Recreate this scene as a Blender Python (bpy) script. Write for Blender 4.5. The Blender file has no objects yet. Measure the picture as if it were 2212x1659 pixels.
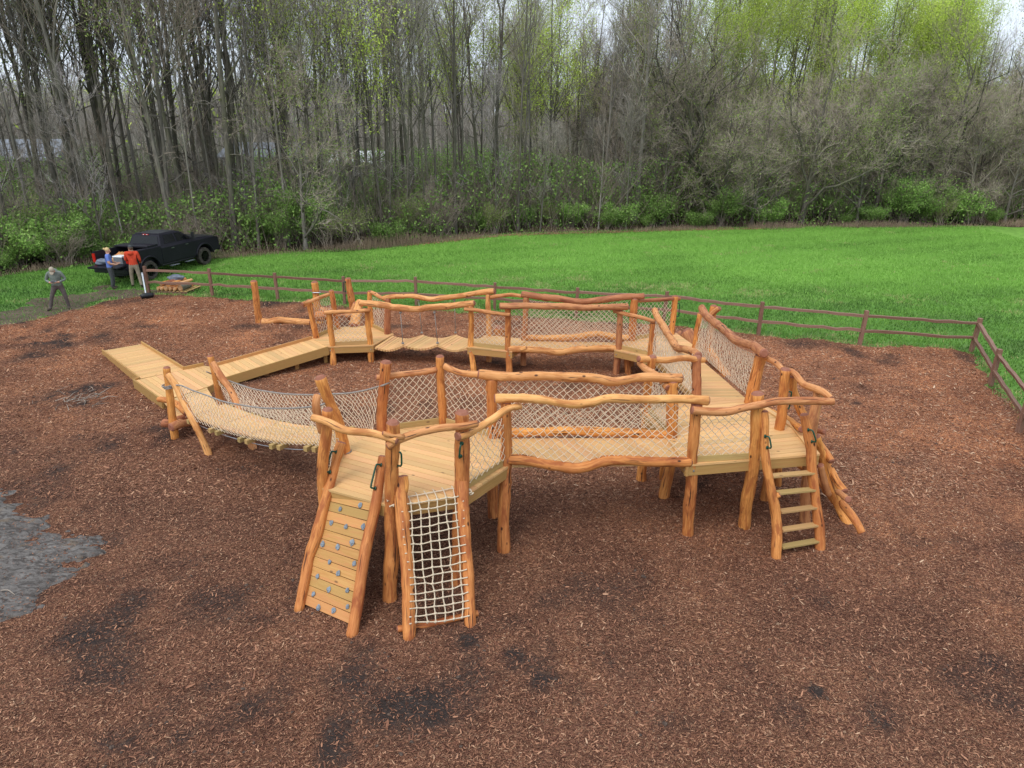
import bpy, bmesh, math, random
import numpy as np
from mathutils import Vector, Matrix
R = math.radians
random.seed(7); RNG = np.random.default_rng(7)
scene = bpy.context.scene

# ------------------------------------------------------------------ camera, world, sun, exposure
PITCH = math.atan(589.5 / 1534.0)
CAMH = 7.0
cam = bpy.data.cameras.new("camera"); cam.sensor_width = 36.0; cam.lens = 36.0 * 1534 / 2212.0
cam.clip_start = 0.1; cam.clip_end = 3000
camo = bpy.data.objects.new("camera", cam); scene.collection.objects.link(camo)
camo.location = (0, 0, CAMH); camo.rotation_euler = (math.pi / 2 - PITCH, 0, 0)
scene.camera = camo

SUN_EL, SUN_AZ = R(58), R(215)
world = bpy.data.worlds.new("World"); scene.world = world; world.use_nodes = True
wn = world.node_tree; wn.nodes.clear()
sky = wn.nodes.new('ShaderNodeTexSky'); sky.sky_type = 'NISHITA'; sky.sun_disc = False
sky.sun_elevation = SUN_EL; sky.sun_rotation = SUN_AZ; sky.air_density = 1.0; sky.dust_density = 6.0; sky.ozone_density = 1.0
hsv = wn.nodes.new('ShaderNodeHueSaturation'); hsv.inputs['Saturation'].default_value = 0.45
geo = wn.nodes.new('ShaderNodeTexCoord'); nz = wn.nodes.new('ShaderNodeTexNoise')
nz.inputs['Scale'].default_value = 2.2; nz.inputs['Detail'].default_value = 6
rmp = wn.nodes.new('ShaderNodeValToRGB'); rmp.color_ramp.elements[0].position = .30; rmp.color_ramp.elements[0].color = (.72, .72, .72, 1); rmp.color_ramp.elements[1].position = .62
mixc = wn.nodes.new('ShaderNodeMix'); mixc.data_type = 'RGBA'
bg = wn.nodes.new('ShaderNodeBackground'); bg.inputs['Strength'].default_value = 0.15
wo = wn.nodes.new('ShaderNodeOutputWorld')
L = wn.links.new
L(sky.outputs[0], hsv.inputs['Color']); L(geo.outputs['Generated'], nz.inputs['Vector']); L(nz.outputs['Fac'], rmp.inputs['Fac'])
L(rmp.outputs[0], mixc.inputs['Factor']); L(hsv.outputs[0], mixc.inputs['A']); mixc.inputs['B'].default_value = (5.0, 5.6, 6.4, 1)
L(mixc.outputs['Result'], bg.inputs['Color']); L(bg.outputs[0], wo.inputs[0])

sun = bpy.data.lights.new("sun", 'SUN'); sun.energy = 1.3; sun.angle = R(28); sun.color = (1, .97, .93)
suno = bpy.data.objects.new("sun", sun); scene.collection.objects.link(suno)
suno.rotation_euler = (math.pi / 2 - SUN_EL, 0, math.pi - SUN_AZ + 0)
sd = Vector((math.sin(SUN_AZ) * math.cos(SUN_EL), math.cos(SUN_AZ) * math.cos(SUN_EL), math.sin(SUN_EL)))
suno.rotation_euler = sd.to_track_quat('Z', 'Y').to_euler()
scene.view_settings.view_transform = 'Standard'; scene.view_settings.look = 'None'
scene.view_settings.exposure = 0.5; scene.view_settings.gamma = 1.0

# ------------------------------------------------------------------ measured picture points -> world points
# each zone is a zoomed crop in which a point was read off; points are placed at their real height or on a real upright plane
Z = {'1': (0, 398.2, .28), '2': (486.6, 575.1, .28), '3': (973.3, 575.1, .28), '4': (1371.5, 575.1, .28), '5': (575.1, 752.1, .28),
     '6': (575.1, 951.2, .28), '7': (1415.7, 796.3, .26665), 't': (88.5, 477.8, .184), 'D': (0, 0, 1), 'a': (336.2, 752.1, .16),
     'b': (513.2, 584.0, .152), 'c': (778.6, 584.0, .16), 'd': (1309.5, 601.7, .16), 'e': (1636.9, 752.1, .25066),
     'f': (1813.8, 637.1, .19198), 'g': (1017.5, 778.6, .24)}
CP, SP = math.cos(PITCH), math.sin(PITCH)
CO = np.array([0, 0, CAMH])
def ray(z, x, y):
    a, b, s = Z[z]; u = (a + s * x - 1106) / 1534; v = (829.5 - b - s * y) / 1534
    return np.array([u, CP + v * SP, -SP + v * CP])
def P(z, x, y, H=0.0):
    r = ray(z, x, y); return CO + r * (H - CAMH) / r[2]
def TY(z, x, y, Y):
    r = ray(z, x, y); return CO + r * Y / r[1]
def VP(z, x, y, A, B):                       # point on the upright plane through A and B
    n = np.array([-(B[1] - A[1]), B[0] - A[0], 0.]); A0 = np.array([A[0], A[1], 0.])
    r = ray(z, x, y); return CO + r * np.dot(A0 - CO, n) / np.dot(r, n)
def plane(a, b, c):
    n = np.cross(np.array(b) - a, np.array(c) - a); n = n / np.linalg.norm(n)
    if n[1] > 0: n = -n
    return np.array(a), n
def PL(z, x, y, pl, off=0.0):
    r = ray(z, x, y); p0 = pl[0] + pl[1] * off
    return CO + r * np.dot(p0 - CO, pl[1]) / np.dot(r, pl[1])

# ------------------------------------------------------------------ scene graph helpers
COL = scene.collection
def tag(o, label=None, cat=None, group=None, kind=None):
    if label: o['label'] = label
    if cat: o['category'] = cat
    if group: o['group'] = group
    if kind: o['kind'] = kind
    return o
def thing(name, label, cat, loc=(0, 0, 0), rz=0.0, group=None):
    o = bpy.data.objects.new(name, None); o.empty_display_size = .2; COL.objects.link(o)
    o.location = tuple(float(v) for v in loc); o.rotation_euler = (0, 0, rz)
    return tag(o, label, cat, group)
def wloc(o):
    v = Vector((0, 0, 0))
    while o is not None: v += Vector(o.location); o = o.parent
    return v

class MB:
    """collects geometry: verts, faces, per-vertex wood coordinate lp, per-vertex rnd, per-face material index"""
    def __init__(s): s.v = []; s.f = []; s.lp = []; s.r = []; s.m = []; s.n = 0; s.sm = []
    def add(s, v, f, lp=None, rnd=None, mi=0, smooth=False):
        v = np.asarray(v, float); k = len(v)
        s.v.append(v); s.lp.append(np.asarray(lp, float) if lp is not None else v.copy())
        s.r.append(np.full(k, random.random() if rnd is None else rnd))
        for i, q in enumerate(f):
            s.f.append([a + s.n for a in q]); s.m.append(mi if np.isscalar(mi) else mi[i]); s.sm.append(smooth if isinstance(smooth, bool) else smooth[i])
        s.n += k; return s
    def build(s, name, mats, parent=None, local=False):
        me = bpy.data.meshes.new(name)
        v = np.concatenate(s.v)
        if parent is not None and not local: v = v - np.array(wloc(parent))
        me.from_pydata(v.tolist(), [], s.f)
        if not isinstance(mats, (list, tuple)): mats = [mats]
        for m in mats: me.materials.append(m)
        me.polygons.foreach_set('material_index', s.m); me.polygons.foreach_set('use_smooth', s.sm)
        a = me.attributes.new('lp', 'FLOAT_VECTOR', 'POINT'); a.data.foreach_set('vector', np.concatenate(s.lp).astype(np.float32).ravel())
        b = me.attributes.new('rnd', 'FLOAT', 'POINT'); b.data.foreach_set('value', np.concatenate(s.r).astype(np.float32))
        me.update()
        o = bpy.data.objects.new(name, me); COL.objects.link(o)
        if parent is not None: o.parent = parent
        return o
def nrm(v): v = np.asarray(v, float); return v / (np.linalg.norm(v) + 1e-12)

def catmull(pts, step=0.07):
    pts = [np.asarray(p, float) for p in pts]
    if len(pts) == 2:
        n = max(2, int(np.linalg.norm(pts[1] - pts[0]) / step)); t = np.linspace(0, 1, n + 1)[:, None]; return pts[0] * (1 - t) + pts[1] * t
    q = [2 * pts[0] - pts[1]] + pts + [2 * pts[-1] - pts[-2]]; out = []
    for i in range(1, len(q) - 2):
        n = max(1, int(np.linalg.norm(q[i + 1] - q[i]) / step))
        for k in range(n):
            t = k / n; a, b, c, d = q[i - 1], q[i], q[i + 1], q[i + 2]
            out.append(.5 * ((2 * b) + (-a + c) * t + (2 * a - 5 * b + 4 * c - d) * t * t + (-a + 3 * b - 3 * c + d) * t ** 3))
    out.append(pts[-1]); return np.array(out)
def frames(c):
    t = np.gradient(c, axis=0); t /= np.linalg.norm(t, axis=1)[:, None] + 1e-12
    ref = np.array([0, 0, 1.]) if abs(t[0][2]) < .9 else np.array([1., 0, 0])
    u = nrm(np.cross(ref, t[0])); U = []
    for k in range(len(c)):
        u = nrm(u - t[k] * np.dot(u, t[k])); U.append(u)
    U = np.array(U); return t, U, np.cross(t, U)
def add_tube(mb, pts, r, sides=8, step=.07, caps=True, rnd=None, mi=0, smooth=True, curve=True):
    c = catmull(pts, step) if curve else np.array(pts, float)
    n = len(c); t, U, W = frames(c)
    rr = np.full(n, r) if np.isscalar(r) else np.interp(np.linspace(0, 1, n), np.linspace(0, 1, len(r)), r)
    a = np.arange(sides) * 2 * np.pi / sides
    V = c[:, None, :] + rr[:, None, None] * (np.cos(a)[None, :, None] * U[:, None, :] + np.sin(a)[None, :, None] * W[:, None, :])
    f = [[i * sides + j, i * sides + (j + 1) % sides, (i + 1) * sides + (j + 1) % sides, (i + 1) * sides + j] for i in range(n - 1) for j in range(sides)]
    if caps: f += [list(range(sides))[::-1], [(n - 1) * sides + j for j in range(sides)]]
    mb.add(V.reshape(-1, 3), f, None, rnd, mi, smooth)
def add_log(mb, pts, r0, r1=None, sides=14, wob=.012, flat0=True, flat1=True, step=.06, knots=None, rough=.07):
    """a peeled log: crooked, uneven, with chamfered saw-cut ends (material 1)"""
    if r1 is None: r1 = r0
    c = catmull(pts, step); n = len(c)
    s = np.concatenate([[0], np.cumsum(np.linalg.norm(np.diff(c, axis=0), axis=1))]); Ls = s[-1]
    t, U, W = frames(c)
    ph = RNG.uniform(0, 6.28, 8)
    c = c + U * (wob * (np.sin(s * 2.3 + ph[0]) + .5 * np.sin(s * 5.1 + ph[1])) * np.sin(np.pi * np.clip(s / Ls, 0, 1)) ** .5)[:, None] + W * (wob * (np.sin(s * 2.9 + ph[2]) + .5 * np.sin(s * 6.3 + ph[3])) * np.sin(np.pi * np.clip(s / Ls, 0, 1)) ** .5)[:, None]
    rr = np.linspace(r0, r1, n) * (1 + rough * .6 * np.sin(s * 3.7 + ph[4]) + rough * .5 * np.sin(s * 9.1 + ph[5]) + rough * .3 * np.sin(s * 21 + ph[6]))
    a = np.arange(sides) * 2 * np.pi / sides
    lob = 1 + rough * .45 * np.sin(2 * a[None, :] + ph[7] + s[:, None] * .8) + rough * .3 * np.sin(3 * a[None, :] + ph[0] - s[:, None] * 1.3) + rough * .16 * np.sin(5 * a[None, :] + s[:, None] * 7)
    if knots is None: knots = int(Ls * 1.2)
    for _ in range(knots):
        ks = RNG.uniform(.1, max(.12, Ls - .1)); ka = RNG.uniform(0, 6.28); am = RNG.uniform(.08, .22)
        da = np.angle(np.exp(1j * (a[None, :] - ka)))
        lob = lob + am * np.exp(-((s[:, None] - ks) / .05) ** 2 - (da / .5) ** 2)
    RRR = rr[:, None] * lob
    V = c[:, None, :] + RRR[..., None] * (np.cos(a)[None, :, None] * U[:, None, :] + np.sin(a)[None, :, None] * W[:, None, :])
    lp = np.stack([np.cos(a)[None, :] * RRR, np.sin(a)[None, :] * RRR, np.repeat(s[:, None], sides, 1)], -1)
    off = RNG.uniform(0, 50, 3); rows = [V[i] for i in range(n)]; lps = [lp[i] for i in range(n)]; ringm = [0] * (n - 1)
    def endring(i, d, k):
        r = rows[i]; cc = r.mean(0); v = cc + (r - cc) * k + d; l = lps[i].copy(); l[:, :2] *= k; return v, l
    if flat1:
        v, l = endring(n - 1, t[-1] * r1 * .3, .70); rows.append(v); lps.append(l); ringm.append(1)
    if flat0:
        v, l = endring(0, -t[0] * r0 * .3, .70); rows.insert(0, v); lps.insert(0, l); ringm.insert(0, 1)
    m = len(rows)
    f = []; mi = []; sm = []
    for i in range(m - 1):
        for j in range(sides):
            f.append([i * sides + j, i * sides + (j + 1) % sides, (i + 1) * sides + (j + 1) % sides, (i + 1) * sides + j]); mi.append(ringm[i]); sm.append(ringm[i] == 0)
    f.append(list(range(sides))[::-1]); f.append([(m - 1) * sides + j for j in range(sides)]); mi += [1, 1]; sm += [False, False]
    mb.add(np.concatenate(rows), f, np.concatenate(lps) + off, None, mi, sm)
    return c
def add_board(mb, p, q, w, h, up=(0, 0, 1), rnd=None, mi=0, bev=.003):
    """box from p to q (centre line), w across, h along up; small bevel on the long edges"""
    p = np.asarray(p, float); q = np.asarray(q, float); t = nrm(q - p); up = np.asarray(up, float)
    s = nrm(np.cross(t, up)); u = np.cross(s, t); Ln = np.linalg.norm(q - p)
    b = min(bev, w * .3, h * .3); prof = [(-w / 2 + b, -h / 2), (w / 2 - b, -h / 2), (w / 2, -h / 2 + b), (w / 2, h / 2 - b), (w / 2 - b, h / 2), (-w / 2 + b, h / 2), (-w / 2, h / 2 - b), (-w / 2, -h / 2 + b)]
    v = [p + s * a + u * c for a, c in prof] + [q + s * a + u * c for a, c in prof]
    off = RNG.uniform(0, 60, 3); lp = [np.array([a, c, 0]) + off for a, c in prof] + [np.array([a, c, Ln]) + off for a, c in prof]
    f = [[j, (j + 1) % 8, 8 + (j + 1) % 8, 8 + j] for j in range(8)] + [list(range(8))[::-1], list(range(8, 16))]
    mb.add(v, f, lp, rnd, mi, False)
def clip(poly, ax, lo, hi):
    def half(pl, s, c):
        out = []
        for i in range(len(pl)):
            a, b = pl[i], pl[(i + 1) % len(pl)]; da, db = s * (a[ax] - c), s * (b[ax] - c)
            if da >= 0: out.append(a)
            if (da > 0 and db < 0) or (da < 0 and db > 0): k = da / (da - db); out.append(a + (b - a) * k)
        return out
    pl = half(poly, 1, lo); return half(pl, -1, hi) if len(pl) > 2 else []
def add_deck(mb, poly, ang, bw=.14, gap=.007, th=.036, zf=None):
    """deck boards clipped to the (planar) polygon; poly = list of 3D points"""
    A = np.array([[p[0], p[1], 1] for p in poly]); z = np.array([p[2] for p in poly]); co, *_ = np.linalg.lstsq(A, z, rcond=None)
    zz = zf or (lambda x, y: co[0] * x + co[1] * y + co[2])
    d = np.array([math.cos(ang), math.sin(ang)]); e = np.array([-d[1], d[0]])
    pl = [np.array([np.dot(p[:2], d), np.dot(p[:2], e)]) for p in poly]
    lo = min(p[1] for p in pl); hi = max(p[1] for p in pl); y = lo
    while y < hi:
        c = clip(pl, 1, y + gap / 2, min(y + bw - gap / 2, hi))
        if len(c) > 2:
            area = sum(c[i][0] * c[(i + 1) % len(c)][1] - c[(i + 1) % len(c)][0] * c[i][1] for i in range(len(c)))
            if area < 0: c = c[::-1]
            n = len(c); jz = random.uniform(-.0015, .0015); top = []; bot = []
            for p in c:
                w = d * p[0] + e * p[1]; h = zz(w[0], w[1]) + jz; top.append((w[0], w[1], h)); bot.append((w[0], w[1], h - th))
            off = RNG.uniform(0, 60, 3); lp = [np.array([p[1], 0, p[0]]) + off for p in c]; lp += [l + (0, .036, 0) for l in lp]
            mb.add(top + bot, [list(range(n)), list(range(n, 2 * n))[::-1]] + [[j, n + j, n + (j + 1) % n, (j + 1) % n] for j in range(n)], lp, None, 0, False)
        y += bw
def vnoise(x, y, sc, seed):
    g = np.random.default_rng(seed).random((256, 256)); X = np.asarray(x) * sc + 1000; Y = np.asarray(y) * sc + 1000
    i = np.floor(X).astype(int); j = np.floor(Y).astype(int); a = X - i; b = Y - j; a = a * a * (3 - 2 * a); b = b * b * (3 - 2 * b)
    G = lambda p, q: g[p % 256, q % 256]
    return (G(i, j) * (1 - a) + G(i + 1, j) * a) * (1 - b) + (G(i, j + 1) * (1 - a) + G(i + 1, j + 1) * a) * b

# ------------------------------------------------------------------ materials
class NT:
    def __init__(s, name, rough=.6, spec=.3):
        s.m = bpy.data.materials.new(name); s.m.use_nodes = True; s.t = s.m.node_tree; s.t.nodes.clear()
        s.b = s.n('ShaderNodeBsdfPrincipled'); s.o = s.n('ShaderNodeOutputMaterial'); s.l(s.b.outputs[0], s.o.inputs[0])
        s.b.inputs['Roughness'].default_value = rough; s.b.inputs['Specular IOR Level'].default_value = spec
    def n(s, k, **kw):
        x = s.t.nodes.new(k)
        for a, v in kw.items():
            if hasattr(x, a): setattr(x, a, v)
            else: x.inputs[a].default_value = v
        return x
    def l(s, a, b): s.t.links.new(a, b)
    def attr(s, name): return s.n('ShaderNodeAttribute', attribute_name=name)
    def pos(s): return s.n('ShaderNodeNewGeometry').outputs['Position']
    def scale(s, v, sc):
        m = s.n('ShaderNodeMapping'); m.inputs['Scale'].default_value = sc; s.l(v, m.inputs['Vector']); return m.outputs[0]
    def noise(s, v, sc, det=4, rough=.55, dist=0):
        x = s.n('ShaderNodeTexNoise'); x.inputs['Scale'].default_value = sc; x.inputs['Detail'].default_value = det; x.inputs['Roughness'].default_value = rough; x.inputs['Distortion'].default_value = dist
        if v is not None: s.l(v, x.inputs['Vector'])
        return x
    def vor(s, v, sc, feat='F1', rnd=1.0):
        x = s.n('ShaderNodeTexVoronoi', feature=feat); x.inputs['Scale'].default_value = sc; x.inputs['Randomness'].default_value = rnd
        if v is not None: s.l(v, x.inputs['Vector'])
        return x
    def ramp(s, fac, st, const=False):
        r = s.n('ShaderNodeValToRGB'); e = r.color_ramp.elements
        if const: r.color_ramp.interpolation = 'CONSTANT'
        while len(e) < len(st): e.new(.5)
        for k, (p, c) in enumerate(st):
            e[k].position = p; e[k].color = (c, c, c, 1) if np.isscalar(c) else tuple(c) + (1,)
        s.l(fac, r.inputs[0]); return r.outputs[0]
    def mix(s, f, a, b, mode='MIX'):
        m = s.n('ShaderNodeMix', data_type='RGBA', blend_type=mode)
        for k, v in (('Factor', f), ('A', a), ('B', b)):
            i = m.inputs[k]
            if hasattr(v, 'type'): s.l(v, i)
            elif k == 'Factor': i.default_value = v
            else: i.default_value = (v, v, v, 1) if np.isscalar(v) else tuple(v) + (1,)
        return m.outputs['Result']
    def math(s, op, a, b=0.0):
        m = s.n('ShaderNodeMath', operation=op)
        for i, v in enumerate((a, b)):
            if hasattr(v, 'type'): s.l(v, m.inputs[i])
            else: m.inputs[i].default_value = v
        return m.outputs[0]
    def color(s, c):
        if hasattr(c, 'type'): s.l(c, s.b.inputs['Base Color'])
        else: s.b.inputs['Base Color'].default_value = tuple(c) + (1,)
        return s
    def bump(s, h, st=.3, d=.01):
        b = s.n('ShaderNodeBump'); b.inputs['Strength'].default_value = st; b.inputs['Distance'].default_value = d; s.l(h, b.inputs['Height']); s.l(b.outputs[0], s.b.inputs['Normal']); return s
    def roughness(s, v): s.l(v, s.b.inputs['Roughness']); return s

def wood_log_mat(name, A, B, Cc, dark):
    t = NT(name, .6, .22); lp = t.attr('lp').outputs['Vector']; rnd = t.attr('rnd').outputs['Fac']
    g = t.noise(t.scale(lp, (1, 1, .07)), 38, 5, .65); g2 = t.noise(t.scale(lp, (1, 1, .25)), 9, 4, .6, .4); pt = t.noise(lp, 2.6, 3, .5)
    base = t.mix(t.ramp(g.outputs[0], [(.36, 0.), (.64, 1.)]), A, B)
    base = t.mix(t.ramp(g2.outputs[0], [(.50, 0.), (.62, .9)]), base, Cc)
    base = t.mix(t.ramp(pt.outputs[0], [(.45, 0.), (.75, .55)]), base, Cc)
    v = t.vor(t.scale(lp, (1, 1, .6)), 5.5); kn = t.ramp(v.outputs['Distance'], [(.07, 1.), (.14, 0.)])
    base = t.mix(kn, base, dark)
    cr = t.noise(t.scale(lp, (1, 1, .045)), 30, 3, .5); base = t.mix(t.ramp(cr.outputs[0], [(.325, .9), (.375, 0.)]), base, dark)
    hs = t.n('ShaderNodeHueSaturation'); t.l(base, hs.inputs['Color']); t.l(t.math('ADD', t.math('MULTIPLY', rnd, .34), .83), hs.inputs['Value'])
    t.l(t.math('ADD', t.math('MULTIPLY', rnd, .014), .495), hs.inputs['Hue'])
    t.color(hs.outputs[0]); t.bump(t.math('ADD', g.outputs[0], t.math('MULTIPLY', g2.outputs[0], .6)), .45, .008)
    t.roughness(t.ramp(g.outputs[0], [(.3, .75), (.7, .52)])); return t.m
M = {}
M['log'] = wood_log_mat('peeled_log', (.50, .175, .045), (.73, .305, .092), (.37, .112, .035), (.075, .026, .013))
M['rail'] = wood_log_mat('rail_log', (.55, .228, .075), (.73, .355, .145), (.40, .138, .048), (.09, .035, .02))
M['redlog'] = wood_log_mat('red_log', (.38, .14, .062), (.52, .22, .10), (.29, .095, .048), (.06, .025, .016))
t = NT('log_end', .6, .2); v = t.attr('lp').outputs['Vector']; w = t.n('ShaderNodeTexWave', wave_type='RINGS', rings_direction='Z'); w.inputs['Scale'].default_value = 12; t.l(v, w.inputs['Vector'])
t.color(t.mix(t.noise(v, 14, 3).outputs[0], (.22, .075, .042), (.36, .15, .095))); M['end'] = t.m
t = NT('pale_log_end', .6, .2); v = t.attr('lp').outputs['Vector']; t.color(t.mix(t.noise(v, 14, 3).outputs[0], (.40, .20, .09), (.62, .38, .2))); M['pend'] = t.m

def board_mat(name, A, B, pink, green):
    t = NT(name, .62, .25); lp = t.attr('lp').outputs['Vector']; rnd = t.attr('rnd').outputs['Fac']
    g = t.noise(t.scale(lp, (1, 1, .05)), 45, 5, .6, .3); w = t.noise(t.scale(lp, (1, 1, .18)), 14, 2, .5, 1.2)
    base = t.mix(t.ramp(g.outputs[0], [(.3, 0.), (.7, 1.)]), A, B)
    base = t.mix(t.ramp(w.outputs[0], [(.5, 0.), (.62, .45)]), base, pink)
    base = t.mix(t.ramp(rnd, [(0., .75), (.35, 0.)]), base, green)
    base = t.mix(t.ramp(rnd, [(.7, 0.), (1., .7)]), base, pink)
    kv = t.vor(t.scale(lp, (1, 1, .45)), 5.0); base = t.mix(t.ramp(kv.outputs['Distance'], [(.05, .8), (.1, 0.)]), base, (.16, .08, .04))
    hs = t.n('ShaderNodeHueSaturation'); t.l(base, hs.inputs['Color']); fr = t.math('FRACT', t.math('MULTIPLY', rnd, 7.31))
    t.l(t.math('ADD', t.math('MULTIPLY', fr, .18), .90), hs.inputs['Value'])
    t.color(hs.outputs[0]); t.bump(g.outputs[0], .3, .004); return t.m
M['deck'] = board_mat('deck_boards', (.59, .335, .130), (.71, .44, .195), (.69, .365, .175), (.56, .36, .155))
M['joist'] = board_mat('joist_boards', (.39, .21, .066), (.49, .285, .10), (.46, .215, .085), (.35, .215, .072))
M['wall'] = board_mat('wall_boards', (.46, .225, .065), (.58, .32, .11), (.58, .235, .095), (.36, .235, .075))
M['dead'] = board_mat('toe_boards', (.40, .26, .095), (.50, .345, .14), (.46, .26, .115), (.37, .265, .10))
def simple(name, c, rough=.5, metal=0, var=.12, sc=20, spec=.4, bump=0):
    t = NT(name, rough, spec); n = t.noise(t.n('ShaderNodeTexCoord').outputs['Object'], sc, 3)
    t.color(t.mix(t.ramp(n.outputs[0], [(.3, 0.), (.7, 1.)]), tuple(x * (1 - var) for x in c), tuple(min(1, x * (1 + var)) for x in c))); t.b.inputs['Metallic'].default_value = metal
    if bump: t.bump(n.outputs[0], bump, .01)
    return t.m
M['rope'] = simple('net_rope', (.72, .575, .42), .8, var=.12)
M['rope2'] = simple('climb_rope', (.62, .51, .37), .8, var=.12)
M['cable'] = simple('grey_rope', (.27, .24, .215), .8, var=.3)
M['green'] = simple('green_paint', (.008, .055, .032), .35)
M['hold'] = simple('grey_hold', (.20, .23, .26), .7, var=.35, sc=30)
M['steel'] = simple('galvanised', (.45, .47, .50), .4, .8)
M['fence'] = board_mat('fence_wood', (.17, .083, .054), (.27, .15, .105), (.28, .165, .12), (.15, .08, .058))
M['black'] = simple('black_plastic', (.012, .013, .015), .5)
t = NT('truck_paint', .35, .16); t.b.inputs['Coat Weight'].default_value = .06; t.b.inputs['Coat Roughness'].default_value = .08
t.color(t.mix(t.noise(t.n('ShaderNodeTexCoord').outputs['Object'], 2.5, 5).outputs[0], (.010, .009, .014), (.021, .020, .028))); M['paint'] = t.m
M['glass'] = simple('tinted_glass', (.004, .005, .006), .10, spec=.35)
M['tyre'] = simple('muddy_tyre', (.06, .05, .042), .9, var=.5, sc=8)
M['rim'] = simple('black_rim', (.012, .012, .013), .3, .6)
M['chrome'] = simple('dull_chrome', (.3, .31, .33), .3, .9)
M['red'] = simple('red_lens', (.45, .01, .01), .2)
M['white'] = simple('white_plastic', (.75, .76, .78), .4)
M['amber'] = simple('amber_lens', (.7, .22, .02), .3)
M['grey'] = simple('grey_plastic', (.16, .17, .19), .5)
M['bag'] = simple('blue_grey_bag', (.13, .15, .19), .6, var=.4, sc=6, bump=.5)
M['skin'] = simple('skin', (.52, .29, .20), .5, var=.1)
M['blonde'] = simple('blonde_hair', (.58, .42, .20), .6, var=.3, sc=40)
M['brownhair'] = simple('brown_hair', (.09, .055, .035), .6, var=.3, sc=40)
def cloth(name, c, var=.18): return simple(name, c, .85, var=var, sc=9, spec=.15, bump=.35)
M['hoodie'] = cloth('sage_hoodie', (.17, .20, .175)); M['capbeige'] = cloth('beige_cap', (.36, .31, .24)); M['capgrey'] = cloth('dark_cap', (.06, .065, .07))
M['trouser1'] = cloth('grey_brown_trousers', (.11, .09, .085)); M['trouser2'] = cloth('dark_grey_trousers', (.075, .08, .082)); M['trouser3'] = cloth('khaki_trousers', (.29, .24, .175))
M['blue'] = cloth('blue_tshirt', (.13, .20, .52)); M['redj'] = cloth('red_jacket', (.56, .065, .03)); M['shoe'] = cloth('brown_boots', (.07, .055, .045))

# ------------------------------------------------------------------ ground: grass field, mulch bed, mud
FE = np.array([(-80, 26), (-40, 28), (-24, 30.4), (-22, 33.4), (-19, 35.5), (-14.5, 36.2), (-11.8, 37.3), (-7.65, 38.6), (-.2, 43.3), (11.5, 45.4), (20.6, 46.3), (33, 46.8), (60, 47.5), (120, 50)], float)
def forest_edge(x): return np.interp(x, FE[:, 0], FE[:, 1])
MP = np.array([(-60, -6), (-60, 8), (-30, 16), (-22, 20.4), (-18.6, 23.0), (-17.2, 24.6), (-16.6, 26.0), (-15.9, 27.3), (-14.8, 28.3), (-12.9, 28.2), (-10.9, 27.6), (-8.4, 27.1), (-6.35, 26.4), (-3.4, 26.0), (-.1, 25.3), (3, 24.5), (5.9, 23.7), (8.2, 22.8), (10.3, 22.1), (11.7, 21.7), (13.4, 21.4), (14.25, 20.8), (13.6, 18.9), (12.9, 17.3), (12.3, 15.4), (11.7, 13.6), (10.6, 11), (9.6, 7.5), (9, 3), (9, -6)], float)
MUD = np.array([(-16, 12.2), (-12, 12.0), (-9.7, 11.85), (-8.6, 11.2), (-8.3, 10.8), (-7.6, 10.6), (-7.0, 10.55), (-7.1, 10.3), (-7.3, 9.9), (-7.2, 9.5), (-7.4, 9.0), (-7.8, 8.3), (-9, 7.6), (-16, 7)], float)
TRK = np.array([(-40, 13), (-22, 18.4), (-16.8, 23.4), (-15.6, 26.8), (-14.2, 28.0), (-14.9, 29.2), (-15.4, 30.5), (-17.6, 29.6), (-18.6, 28.0), (-20.0, 25.4), (-26, 22), (-40, 20)], float)
def sdist(x, y, poly):
    """signed distance to polygon, positive inside"""
    shp = np.shape(x); x = np.asarray(x, float).ravel(); y = np.asarray(y, float).ravel(); d = np.full(x.shape, 1e9); ins = np.zeros(x.shape, bool); n = len(poly)
    for i in range(n):
        a = poly[i]; b = poly[(i + 1) % n]; e = b - a; t = np.clip(((x - a[0]) * e[0] + (y - a[1]) * e[1]) / (e @ e), 0, 1)
        d = np.minimum(d, np.hypot(x - a[0] - t * e[0], y - a[1] - t * e[1]))
        c = (a[1] > y) != (b[1] > y)
        with np.errstate(divide='ignore', invalid='ignore'): xi = (b[0] - a[0]) * (y - a[1]) / (b[1] - a[1]) + a[0]
        ins ^= c & (x < xi)
    return np.where(ins, d, -d).reshape(shp)
def relief(x, y):
    return .028 * vnoise(x, y, 1.3, 11) + .018 * vnoise(x, y, 3.7, 12) + .012 * vnoise(x, y, 9, 13)
def mulch_z(x, y):
    d = sdist(x, y, MP) + .5 * (vnoise(x, y, 1.1, 5) - .5) + .25 * (vnoise(x, y, 4, 6) - .5); d = d.reshape(np.shape(x))
    k = np.clip((d + .15) / .3, 0, 1); return -.05 + k * (.055 + relief(x, y))
def mud_z(x, y):
    d = sdist(x, y, MUD).reshape(np.shape(x)) + .5 * (vnoise(x, y, 1.6, 21) - .5) + .35 * (vnoise(x, y, 5, 22) - .5) + .3 * (vnoise(x, y, 11, 25) - .5)
    k = np.clip((d + .3) / .9, 0, 1) ** .7; return -.045 + k * .075 + np.clip(k * 3, 0, 1) * (.05 * vnoise(x, y, 2.5, 23) + .05 * vnoise(x * .6 + y * .5, y * 2.2, 8, 26) +  .05 * vnoise(x * .7 + y * .4, y * 1.6, 5, 24))
def trk_z(x, y):
    d = sdist(x, y, TRK).reshape(np.shape(x)) + 1.6 * (vnoise(x, y, .8, 31) - .5) + .8 * (vnoise(x, y, 3, 32) - .5)
    k = np.clip((d + .2) / .6, 0, 1); return -.05 + k * (.06 + .02 * vnoise(x, y, 4, 33))
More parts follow.
